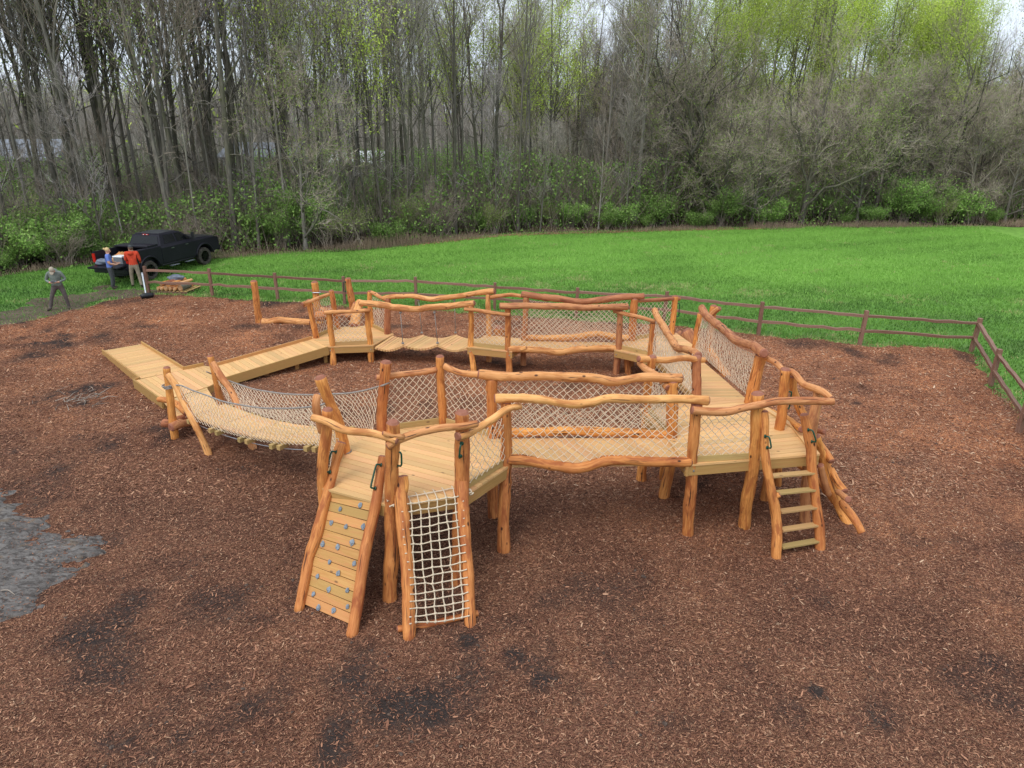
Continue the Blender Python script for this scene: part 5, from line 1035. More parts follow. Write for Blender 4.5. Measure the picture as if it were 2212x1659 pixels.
# middle: lower
scatter(20, (1120, 1300), (1.5, 24), ['spread', 'sap', 'slim', 'tgreen', 'tall'], [3, 2, 3, 3, 2], 1.3, (.72, .9)); scatter(24, (1300, 1480), (2, 26), ['tall', 'spread', 'tgreen', 'sap', 'slim'], [4, 3, 4, 1, 2], 1.3, (.85, 1.05))
# right: spreading crowns in front, greening tall ones behind
scatter(13, (1430, 2030), (7, 14), ['green', 'tgreen'], [3, 2], 2.0, (.8, 1.0)); scatter(26, (1430, 2280), (1.2, 8), ['spread', 'gspread', 'sap'], [9, 1.5, 1.0], 2.0, (.7, .98))
scatter(22, (1440, 2020), (9, 26), ['green', 'tall', 'spread'], [7, 2, 2], 1.8, (.95, 1.15)); scatter(16, (1980, 2280), (8, 24), ['tall', 'tgreen', 'talld', 'spread'], [3, 1.6, 2, 3], 1.8, (.7, .9))
scatter(14, (-40, 620), (1.0, 9), ['sap', 'slim'], [3, 1], .9, (.8, 1.1)); scatter(18, (560, 1450), (.8, 5), ['sap', 'slim', 'spread'], [5, 2, .7], 1.2, (.7, 1.0))
# shrubs
def put_shrub(key, x, y, sc, label=None):
    m = SHR[key][rt.randrange(len(SHR[key]))]; zn, px = zone(x, y); lb = {'gs': 'bright green leafy shrub', 'ys': 'yellow green budding shrub', 'bs': 'bare twiggy brown shrub'}[key]; d = y - forest_edge(x)
    row = 'wood edge' if d < 3 else 'under the trees'; g = 'shrubs like: ' + lb + ' ' + zn + ' ' + row
    put({'gs': 'green_shrub', 'ys': 'budding_shrub', 'bs': 'bare_shrub'}[key], m, ('stems', 'foliage'), x, y, sc, rt.uniform(0, 6.28), label or (lb + ' ' + zn + ', ' + row), 'shrub', None if label else g, rt.uniform(.8, 1.15))
def sshr(n, pxr, dr, keys, w, sc):
    for _ in range(n):
        px = rt.uniform(*pxr); d = rt.uniform(*dr); y = 44
        for _ in range(6): y = float(forest_edge(wx(px, y))) + d
        put_shrub(rt.choices(keys, w)[0], wx(px, y), y, rt.uniform(*sc))
sshr(30, (-40, 260), (.2, 9), ['gs', 'ys', 'bs'], [5, 3, 4], (.45, .95)); sshr(40, (200, 700), (1, 12), ['gs', 'ys', 'bs'], [6, 2, 4], (.5, 1.0)); sshr(46, (600, 1250), (.6, 9), ['gs', 'ys', 'bs'], [6, 3, 4], (.45, .95)); sshr(60, (1200, 2260), (.6, 8), ['gs', 'ys', 'bs'], [6, 3.5, 3], (.45, .95))
for px, d, s_, lb in ((590 * 0 + 1655, 1.2, 1.0, 'rounded fresh green bush on the field edge right of the wide spreading tree'), (1555, 1.0, .75, 'small fresh green bush at the foot of the wide spreading tree'), (2090, 1.2, 1.05, 'largest bright green bush on the field edge at the right'), (1990, 1.2, .85, 'bright green bush left of the largest bush at the right'), (1340, 1.2, .95, 'fresh green bush at the foot of the pale crooked tree'), (110, .8, .95, 'big bright green bush left of the truck tailgate'), (25, .2, .9, 'grey green bush at the left picture edge')):
    y = 44
    for _ in range(6): y = float(forest_edge(wx(px, y))) + d
    put_shrub('gs', wx(px, y), y, s_, lb)
# dry stems and brush along the edge and under the trees (nobody could count them)
r = np.random.default_rng(77)
n = 22000; x = r.uniform(-26, 42, n); y = forest_edge(x) + r.exponential(.9, n) - .25; ok = np.abs(x) < y * .78 + 2; x, y = x[ok], y[ok]; n = len(x); k = (vnoise(x, y, .35, 71) > .38) | (r.random(n) < .25); x, y = x[k], y[k]; n = len(x)
h = r.uniform(.12, .6, n) * (.35 + .9 * vnoise(x, y, .3, 72)) * np.where(x < -2, 1.2, .75); a = r.uniform(0, 6.28, n); le = r.uniform(0, .45, n) * h; K = 3; s = np.linspace(0, 1, K)[None, :, None]
b = np.stack([x, y, np.zeros(n)], 1)[:, None]; e = np.stack([np.cos(a) * le, np.sin(a) * le, h], 1)[:, None]; pth = b + e * s + np.array([0, 0, 0]) ; v, q = tubes(pth + r.normal(0, .02, pth.shape) * s, np.repeat(np.array([[.008, .006, .003]]), n, 0), 3)
M['dry'] = twigm('dry_stems', (.40, .30, .21), .4); me = qmesh('dry_grass', [(v, q, 0, np.repeat(r.random(n), 9))], [M['dry']]); o = bpy.data.objects.new('dry_grass', me); COL.objects.link(o); tag(o, 'strip of tall dead brown grass stems along the front of the wood', 'dry grass', kind='stuff')
n = 15000; px = r.uniform(-80, 2300, n); d = r.uniform(1, 34, n); y = np.full(n, 44.)
for _ in range(6): y = forest_edge(wx(px, y)) + d
x = wx(px, y); h = r.uniform(.8, 4.2, n) * (.5 + vnoise(x, y, .2, 73)); a = r.uniform(0, 6.28, n); le = r.uniform(.05, .9, n) * h; K = 5; s = np.linspace(0, 1, K)[None, :, None]
b = np.stack([x, y, np.zeros(n)], 1)[:, None]; e = np.stack([np.cos(a) * le, np.sin(a) * le, h], 1)[:, None]; pth = b + e * s + np.cumsum(r.normal(0, .09, (n, K, 3)), 1) * s; rr = (.004 + .0035 * h)[:, None] * np.linspace(1, .35, K)[None]
kp, kr = kids(r, pth, rr, 3, .3, 1., 1.0, .6, .2, 4, .4, .6, .2, .3); v, q = tubes(pth, rr, 3); v2, q2 = tubes(kp, np.maximum(kr, .005), 3)
me = qmesh('brush', [(v, q, 0, np.repeat(r.random(n), K * 3)), (v2, q2, 0, np.repeat(r.random(len(kp)), 12))], [M['twigu']]); o = bpy.data.objects.new('brush', me); COL.objects.link(o); tag(o, 'tangled leafless undergrowth between the tree trunks of the wood', 'undergrowth', kind='stuff')
nl = 300000; c = np.stack([x, y, h * 0], 1)[r.integers(0, n, nl // 12)]; c = np.repeat(c, 12, 0)[:nl]; m_ = (vnoise(c[:, 0], c[:, 1], .22, 74) + .12 * (c[:, 0] < -8) > .36); c = c[m_]; c[:, 2] = r.uniform(0, 1, len(c)) ** 1.3 * (1.3 + 3.6 * vnoise(c[:, 0], c[:, 1], .15, 78)); c[:, :2] += r.normal(0, .45, (len(c), 2)); lv = flat_leaves(r, c, len(c), .1, .085)
o = raw_mesh('leafy_undergrowth', lv, 4, M['leafg'], rnd=r.random(len(lv))); tag(o, 'low green leaves of brambles and seedlings under the trees', 'undergrowth', kind='stuff')
# fallen leaves along the field edge
n = 2600; x = r.uniform(-6, 16, n); y = forest_edge(x) + r.normal(-.15, .22, n); q = flat_leaves(r, np.stack([x, y, np.full(n, .04)], 1), n, .01, .07); q[:, :, 2] = .03 + np.abs(q[:, :, 2] - .03) * .5; M['dleaf'] = twigm('dead_leaves', (.33, .16, .11), .5); o = raw_mesh('fallen_leaves', q, 4, M['dleaf']); tag(o, 'line of fallen brown leaves where the lawn meets the wood', 'fallen leaves', kind='stuff')
# far wood on rising ground behind
r = np.random.default_rng(88); xs = np.linspace(-170, 190, 90); v = []; f = []
def hill(x, y): return np.clip((y - 78) / 120, 0, 1) ** 1.3 * (4.5 + 2.5 * np.sin(x * .03 + 1) + 1.2 * np.sin(x * .08)) 
X, Y = np.meshgrid(np.linspace(-260, 260, 80), np.linspace(78, 300, 30)); 
t = NT('far_slope', .95, .05); n1 = t.noise(t.pos(), .12, 5, .6); t.color(t.mix(n1.outputs[0], (.045, .060, .030), (.10, .095, .065))); M['slope'] = t.m
grid('hill', -260, 260, 78, 330, 6, lambda X, Y: hill(X, Y) - .02, M['slope'], keep=-1)
n = 3800; x = r.uniform(-150, 170, n); y = 84 + 130 * r.random(n) ** 1.1; zb_ = hill(x, y); h = r.uniform(6, 10.5, n) * np.where((x > 0) & (x < 16), .6, 1.); K = 4; s = np.linspace(0, 1, K)[None, :, None]
pth = np.stack([x, y, zb_ - .3], 1)[:, None] + np.stack([r.normal(0, .6, n), r.normal(0, .6, n), h], 1)[:, None] * s; rr = (.012 * h)[:, None] * np.linspace(1, .2, K)[None]
k1, r1_ = kids(r, pth, rr, 14, .25, 1., 4.2, .6, .35, 4, .3, .5, .18, .4); k2, r2_ = kids(r, k1, r1_, 2, .3, 1., 1.8, .6, .2, 3, .4, .7, .2, .3)
P1 = [(a, b, 0, np.repeat(r.random(len(p)), p.shape[1] * 3)) for p, q_ in ((pth, rr), (k1, r1_), (k2, np.maximum(r2_, .012))) for a, b in [tubes(p, q_, 3)]]
tp = k1[:, -1]; gm = vnoise(tp[:, 0], tp[:, 1], .06, 75) > .5; tp = tp[gm]; lv = flat_leaves(r, tp, 22000, .8, .28)
me = qmesh('distant_wood', P1, [M['twig'], M['leafy']], lv, r.random(len(lv))); o = bpy.data.objects.new('distant_wood', me); COL.objects.link(o); tag(o, 'far hillside wood of bare and greening trees seen behind the near trees', 'wood', kind='stuff')
# ------------------------------------------------------------------ houses behind the wood
def house(name, label, x, y, rz, w, d, h, rh, wall, roof, cat='house', door=True):
    o = thing(name, label, cat, (x, y, 0), rz); c, s_ = math.cos(rz), math.sin(rz)
    mb = MB(); mb.add([(-w / 2, -d / 2, 0), (w / 2, -d / 2, 0), (w / 2, d / 2, 0), (-w / 2, d / 2, 0), (-w / 2, -d / 2, h), (w / 2, -d / 2, h), (w / 2, d / 2, h), (-w / 2, d / 2, h), (-w / 2, 0, h + rh), (w / 2, 0, h + rh)], [[0, 1, 5, 4], [1, 2, 6, 9, 5], [2, 3, 7, 6], [3, 0, 4, 8, 7]]); mb.build('wall', wall, o, local=True)
    mb = MB()
    for sy in (-1, 1):
        e = .45; a = np.array([-w / 2 - e, sy * (d / 2 + e), h - rh * e / (d / 2)]); b = np.array([w / 2 + e, sy * (d / 2 + e), h - rh * e / (d / 2)]); c1 = np.array([w / 2 + e, 0, h + rh]); c0 = np.array([-w / 2 - e, 0, h + rh]); up = np.array([0, 0, .14]); mb.add([a, b, c1, c0, a + up, b + up, c1 + up, c0 + up], [[0, 1, 2, 3], [7, 6, 5, 4], [0, 4, 5, 1], [1, 5, 6, 2], [3, 2, 6, 7], [0, 3, 7, 4]])
    mb.build('roof', roof, o, local=True); nw = max(2, int(w / 2.8))
    for k in range(nw):
        xx = -w / 2 + w * (k + .5) / nw
        if door and k == nw // 2:
            mb = MB(); add_board(mb, (xx, -d / 2 - .02, 0.05), (xx, -d / 2 - .02, 2.1), .95, .06, up=(0, 1, 0)); mb.build('door', M['fence'], o, local=True); continue
        mb = MB(); add_board(mb, (xx - .55, -d / 2 - .02, 1.55), (xx + .55, -d / 2 - .02, 1.55), .06, 1.1); wd = mb.build('window', M['white'], o, local=True); mb = MB(); add_board(mb, (xx - .47, -d / 2 - .055, 1.55), (xx + .47, -d / 2 - .055, 1.55), .02, .95); mb.build('pane', M['glass'], wd, local=True)
    return o
wl1 = simple('grey_siding', (.16, .18, .21), .6, sc=3); wl2 = simple('white_siding', (.30, .31, .33), .6, sc=3); rf1 = simple('grey_roof', (.12, .13, .145), .8, sc=6); rf2 = simple('pale_metal_roof', (.19, .205, .23), .8, sc=5)
house('house', 'grey house with pale roof glimpsed through the trunks at the far left', wx(50, 82), 82, R(8), 10, 6, 2.3, 1.7, wl1, rf2)
house('house', 'pale house glimpsed through the trees behind the black truck', wx(585, 84), 84, R(-6), 8, 6, 2.4, 1.2, wl2, rf1)
house('shed', 'bright white shed glimpsed through the trees left of the middle', wx(782, 72), 72, R(-3), 4.2, 3, 2.6, .7, M['white'], M['white'], 'shed', door=False)

# ------------------------------------------------------------------ ordinal labels for the countable trees and shrubs
def ordinal(n):
    w = ['leftmost', 'second', 'third', 'fourth', 'fifth', 'sixth', 'seventh', 'eighth', 'ninth', 'tenth', 'eleventh', 'twelfth', 'thirteenth', 'fourteenth', 'fifteenth', 'sixteenth', 'seventeenth', 'eighteenth', 'nineteenth', 'twentieth']
    return w[n] if n < 20 else str(n + 1) + 'th'
byl = {}
for o in list(COL.objects):
    if o.parent is None and o.get('group') and o.get('category') in ('tree', 'shrub') and 'deep inside' not in o['label']: byl.setdefault(o['label'], []).append(o)
for lb, obs in byl.items():
    if len(obs) < 2: continue
    obs.sort(key=lambda o: o.location.x / (o.location.y * .9336 + 2.5))
    for k, o in enumerate(obs): o['label'] = (ordinal(k) + ' of the ' if k == 0 else ordinal(k) + ' from left, ') + lb

# ------------------------------------------------------------------ pickup truck
def lmesh(name, mb, mats, parent): return mb.build(name, mats, parent, local=True)
def loft(mb, secs, mi=0, closed=True, caps=True, smooth=False):
    n = len(secs[0]); v = [p for s_ in secs for p in s_]; f = []
    for i in range(len(secs) - 1):
        for j in range(n if closed else n - 1): f.append([i * n + j, i * n + (j + 1) % n, (i + 1) * n + (j + 1) % n, (i + 1) * n + j])
    if caps: f += [list(range(n))[::-1], [(len(secs) - 1) * n + j for j in range(n)]]
    mb.add(v, f, None, None, mi, smooth)
def bevelled(o, w=.02, seg=2):
    m = o.modifiers.new('bevel', 'BEVEL'); m.width = w; m.segments = seg; m.limit_method = 'ANGLE'; m.angle_limit = R(35); return o
RRp = P('t', 1290, 690, 0); hd = R(90 - 18)
tk = thing('pickup_truck', 'black crew cab pickup truck with lowered tailgate parked at the wood edge', 'truck', (0, 0, 0), hd)
SC = .97; tk.scale = (SC,) * 3; RA = 1.18; WB = 3.57
off = Matrix.Rotation(hd, 3, 'Z') @ Vector((RA * SC, -.86 * SC, 0)); tk.location = (RRp[0] - off.x, RRp[1] - off.y, 0); tk.rotation_euler = (R(-1.5), 0, hd)
def arch(cx, r, z0, n=10, a0=8): return [(cx - r * math.cos(R(a0) + (math.pi - 2 * R(a0)) * k / n) , z0 + r * math.sin(R(a0) + (math.pi - 2 * R(a0)) * k / n)) for k in range(n + 1)]
wr = .43; zc = .43
# side profile (rear -> front along the bottom, then back along the top)
bot = [(.10, .66)] + [(.58, .62)] + arch(RA, .56, zc + .03) + [(1.80, .58), (4.14, .58)] + arch(RA + WB, .56, zc + .03) + [(5.45, .60), (5.78, .66)]
topc = [(5.84, .80), (5.86, 1.10), (5.80, 1.24), (5.55, 1.33), (5.0, 1.385), (4.42, 1.42)]
def side(y, prof): return [(x, y, z) for x, z in prof]
mb = MB(); prof = [p for p in bot if p[0] > 2.0 or False]
cabbot = [(2.02, .60)] + [p for p in bot if p[0] > 2.5]
pr = cabbot + topc + [(4.30, 1.40), (2.02, 1.40)]
ys = [(-.98, 0), (-1.0, .3), (-1.0, .7)]
def inset(pr, k, zc=1.0): return [(x if 0 < i < len(pr) else x, z) for i, (x, z) in enumerate(pr)]
# the body sides bulge a little at door height: five sections across the width
def shrink(pr, d): return [(x - (d if x > 5.5 else 0), z - (d * .8 if z > 1.2 else 0)) for x, z in pr]
loft(mb, [side(-.95, shrink(pr, .10)), side(-.985, shrink(pr, .03)), side(-1.0, [(x, min(z, 1.30)) for x, z in shrink(pr, .02)])][::-1][:0] + [side(-1.0, [(x, min(z, 1.28)) for x, z in pr]), side(-.93, pr), side(-.5, [(x + (.05 if x > 5.5 else 0), z + (.03 if z > 1.3 and x > 4.4 else 0)) for x, z in pr]), side(.5, [(x + (.05 if x > 5.5 else 0), z + (.03 if z > 1.3 and x > 4.4 else 0)) for x, z in pr]), side(.93, pr), side(1.0, [(x, min(z, 1.28)) for x, z in pr])])
# greenhouse
def ring(z, xr, xf, y): return [(xr, -y, z), (xf, -y, z), (xf + .10, -y * .55, z), (xf + .10, y * .55, z), (xf, y, z), (xr, y, z)]
loft(mb, [ring(1.385, 2.08, 4.25, .93), ring(1.84, 2.26, 3.52, .76), ring(1.90, 2.36, 3.36, .66)])
# bed: side walls with arches, front wall, floor, rear corners
bp = [(.06, .62), (.58, .62)] + arch(RA, .56, zc + .03) + [(1.80, .58), (2.0, .58), (2.0, 1.42), (.06, 1.42)]
for s_ in (-1, 1): loft(mb, [side(s_ * 1.0, [(x, min(z, 1.38)) for x, z in bp]), side(s_ * .97, bp), side(s_ * .86, bp)] if s_ < 0 else [side(.86, bp), side(.97, bp), side(1.0, [(x, min(z, 1.38)) for x, z in bp])])
add_board(mb, (.06, 0, .82), (2.0, 0, .82), 1.72, .10); add_board(mb, (1.95, -.86, 1.12), (1.95, .86, 1.12), .06, .55)
add_board(mb, (.0, -.9, .70), (.0, .9, .70), .12, .12)
body = bevelled(lmesh('body', mb, M['paint'], tk), .018)
mb = MB()
for s_ in (-1, 1): add_board(mb, (.5, s_ * .72, 1.0), (1.75, s_ * .72, 1.0), .26, .22); 
add_board(mb, (.2, 0, .45), (5.3, 0, .45), .9, .22); lmesh('chassis', mb, M['black'], tk)
# glass
def gpt(sd, u, z):   # u = x at height z on the sloped side
    k = (z - 1.385) / (1.84 - 1.385); return (u, sd * (.93 + (.76 - .93) * k + .006), z)
for sd_ in (-1, 1):
    for nm, q in (('side_window', [(2.34, 1.44), (3.06, 1.44), (3.06, 1.80), (2.46, 1.80)]), ('side_window', [(3.16, 1.44), (4.02, 1.44), (3.50, 1.78), (3.40, 1.80), (3.16, 1.80)])):
        mb = MB(); a = [gpt(sd_, x, z) for x, z in q]; b = [(x, y + sd_ * .008, z) for x, y, z in a]; n = len(q); mb.add(a + b, [list(range(n)), list(range(n, 2 * n))[::-1]] + [[j, (j + 1) % n, n + (j + 1) % n, n + j] for j in range(n)]); lmesh(nm, mb, M['glass'], tk)
def rg_(y, z): k = (z - 1.385) / .455; return (2.08 + .18 * k - .006, y * (1 - .16 * k), z)
mb = MB(); q = [(-.80, 1.46), (.80, 1.46), (.80, 1.78), (-.80, 1.78)]; a = [rg_(*p) for p in q]; mb.add(a + [(x - .008, y, z) for x, y, z in a], [[0, 1, 2, 3], [7, 6, 5, 4], [0, 4, 5, 1], [1, 5, 6, 2], [2, 6, 7, 3], [3, 7, 4, 0]]); lmesh('rear_window', mb, M['glass'], tk)
def wg(y, z): k = (z - 1.385) / .455; return (4.36 - .74 * k + .006 , y * (1 - .16 * k), z)
mb = MB(); q = [(-.5, 1.42), (.5, 1.42), (.48, 1.82), (-.48, 1.82)]; a = [wg(*p) for p in q]; mb.add(a + [(x + .01, y, z + .006) for x, y, z in a], [[0, 1, 2, 3], [7, 6, 5, 4], [0, 4, 5, 1], [1, 5, 6, 2], [2, 6, 7, 3], [3, 7, 4, 0]]); lmesh('windshield', mb, M['glass'], tk)
mb = MB(); add_board(mb, (2.25, -.17, 1.855), (2.25, .17, 1.855), .03, .045); bl_ = lmesh('brake_light', mb, M['red'], tk)
for y in (-.1, .1): mb = MB(); add_board(mb, (2.232, y - .025, 1.855), (2.232, y + .025, 1.855), .012, .03); lmesh('lamp_lens', mb, M['white'], bl_)
# wheels
def wheel(x, y, s_):
    w = bpy.data.objects.new('wheel', None); COL.objects.link(w); w.parent = tk; w.location = (x, y, zc)
    mb = MB(); pf = [(-.13, .27), (-.14, .36), (-.13, .41), (-.09, .43), (.09, .43), (.13, .41), (.14, .36), (.13, .27)]; N = 36
    secs = [[(r_ * math.cos(a), yy, r_ * math.sin(a)) for yy, r_ in [(yy, r_ + (.008 if (k % 2 and r_ > .4) else 0)) for yy, r_ in pf]] for k, a in [(k, 2 * math.pi * k / N) for k in range(N)]]
    n = len(pf); v = [p for q_ in secs for p in q_]; f = [[i * n + j, i * n + (j + 1) % n, ((i + 1) % N) * n + (j + 1) % n, ((i + 1) % N) * n + j] for i in range(N) for j in range(n)]; mb.add(v, f, None, None, 0, False); lmesh('tyre', mb, M['tyre'], w)
    mb = MB(); add_tube(mb, [(0, -.12, 0), (0, .12, 0)], .272, 28, caps=False, smooth=True)
    add_tube(mb, [(0, s_ * .02, 0), (0, s_ * .03, 0)], .265, 28, caps=True, smooth=False); add_tube(mb, [(0, s_ * .02, 0), (0, s_ * .13, 0)], .055, 12, smooth=False)
    for k in range(8):
        a = k * math.pi / 4; add_board(mb, (.04 * math.cos(a), s_ * .10, .04 * math.sin(a)), (.262 * math.cos(a), s_ * .115, .262 * math.sin(a)), .055, .03, up=(0, 1, 0))
    lmesh('rim', mb, M['rim'], w)
for x in (RA, RA + WB):
    for s_ in (-1, 1): wheel(x, s_ * .86, s_)
for x in (RA, RA + WB):
    for s_ in (-1, 1):
        mb = MB(); pts = [(x + .60 * math.cos(t_), s_ * 1.01, zc + .03 + .60 * math.sin(t_)) for t_ in np.linspace(.1, math.pi - .1, 12)]; add_tube(mb, pts, .045, 6, .2); lmesh('wheel_arch_flare', mb, M['paint'], tk)
tg = MB(); add_board(tg, (-.52, 0, .80), (.0, 0, .84), 1.62, .07, bev=.02); tg = lmesh('tailgate', tg, M['paint'], tk); mb = MB(); add_board(mb, (-.3, -.14, .838), (-.3, .14, .838), .08, .02); lmesh('handle', mb, M['black'], tg)
for s_ in (-1, 1):
    mb = MB(); add_board(mb, (.045, s_ * .93, .95), (.045, s_ * .93, 1.33), .14, .05, up=(1, 0, 0)); lmesh('tail_light', mb, M['red'], tk)
    mb = MB(); add_tube(mb, [(1.9, s_ * .98, .52), (4.05, s_ * .98, .52)], .035, 8); rb = lmesh('running_board', mb, M['black'], tk)
    for x in (2.35, 3.35): mb = MB(); add_board(mb, (x, s_ * 1.04, .42), (x + .5, s_ * 1.04, .42), .16, .03); lmesh('step', mb, M['grey'], rb)
    mb = MB(); add_tube(mb, [(3.95, s_ * .93, 1.45), (3.98, s_ * 1.10, 1.50)], .025, 6); add_board(mb, (3.96, s_ * 1.14, 1.40), (3.96, s_ * 1.14, 1.74), .15, .09, up=(1, 0, 0), bev=.02); lmesh('mirror', mb, M['black'], tk)
    for x, z in ((2.62, 1.20), (3.55, 1.22)): mb = MB(); add_board(mb, (x, s_ * 1.012, z), (x + .17, s_ * 1.012, z), .025, .03); lmesh('door_handle', mb, M['chrome'], tk)
    mb = MB(); add_board(mb, (5.70, s_ * .86, 1.02), (5.86, s_ * .72, 1.02), .06, .24); hl = lmesh('headlight', mb, M['white'], tk); mb = MB(); add_board(mb, (5.62, s_ * .985, 1.08), (5.74, s_ * .965, 1.08), .02, .14); lmesh('side_marker', mb, M['amber'], hl)
    for x in (2.06, 3.12, 4.12): mb = MB(); add_board(mb, (x, s_ * 1.0, .62), (x, s_ * 1.0, 1.28), .012, .004, up=(0, 1, 0)); lmesh('door_seam', mb, M['black'], tk)
mb = MB(); add_board(mb, (-.08, -.85, .62), (-.08, .85, .62), .16, .2, bev=.03); lmesh('rear_bumper', mb, M['black'], tk); mb = MB(); add_board(mb, (5.92, -.93, .68), (5.92, .93, .68), .16, .24, bev=.04); lmesh('front_bumper', mb, M['paint'], tk)
mb = MB(); add_board(mb, (1.58, -.95, 1.46), (1.58, .95, 1.46), .62, .09, bev=.02); lmesh('tool_box', mb, M['paint'], tk)
mb = MB(); add_board(mb, (4.5, 0, 1.43), (5.4, 0, 1.37), .6, .03, bev=.012); lmesh('hood_scoop', mb, M['paint'], tk)
tkM = Matrix.Translation(tk.location) @ tk.rotation_euler.to_matrix().to_4x4() @ Matrix.Scale(SC, 4)
def TL(x, y, z): return np.array(tkM @ Vector((x, y, z)))
lum = thing('lumber_stack', 'pale cut lumber lying in the open bed of the black truck', 'lumber', TL(.9, .1, .88))
rz = random.Random(4); mbn = 0
for k in range(11):
    a = TL(.12 + .1 * rz.random(), -.15 + .09 * (k % 5) + .02, .90 + .06 * (k // 4) + .02 * rz.random()); b = TL(1.25, -.3 + .17 * (k % 5) + rz.uniform(-.1, .1), .93 + .09 * (k // 3)); board(lum, 'plank', a, b, .10, .045, 'deck')
for k in range(4): log(lum, 'log_piece', [TL(.35 + .1 * k, -.1 + .15 * k, 1.12), TL(1.1, .05 + .16 * k, 1.2)], .06, .055, 'rail', 'pend', knots=0)
co = thing('cool_box', 'grey cool box with pale lid on the truck bed behind the person in red', 'cool box', TL(.25, -.35, .87)); mb = MB(); add_board(mb, TL(.25, -.62, 1.03), TL(.25, -.12, 1.03), .34, .30, bev=.03); mb.build('box', M['grey'], co); mb = MB(); add_board(mb, TL(.25, -.64, 1.215), TL(.25, -.10, 1.215), .37, .06, bev=.02); mb.build('lid', M['white'], co)
def lump(parent, name, c, sx, sy, sz, mat, seed=1, flat=True):
    bm = bmesh.new(); bmesh.ops.create_icosphere(bm, subdivisions=3, radius=1); ph = np.random.default_rng(seed).uniform(0, 6, 6)
    for v in bm.verts:
        p = v.co.copy(); k = 1 + .13 * math.sin(3 * p.x + ph[0]) * math.sin(4 * p.y + ph[1]) + .10 * math.sin(6 * p.z + ph[2] + 3 * p.x) + .05 * math.sin(11 * p.y + ph[3]); v.co = Vector((p.x * sx * k, p.y * sy * k, max(p.z * k, -.55 if flat else -9) * sz))
    V = [tuple(np.array(v.co) + np.array(c)) for v in bm.verts]; F = [[v.index for v in f.verts] for f in bm.faces]; bm.free(); mb = MB(); mb.add(V, F, None, None, 0, True); return mb.build(name, mat, parent)
o = lump(None, 'sack', TL(.0, .45, .98), .26, .22, .16, M['bag'], 3); tag(o, 'crumpled blue grey sack on the lowered truck tailgate', 'sack')

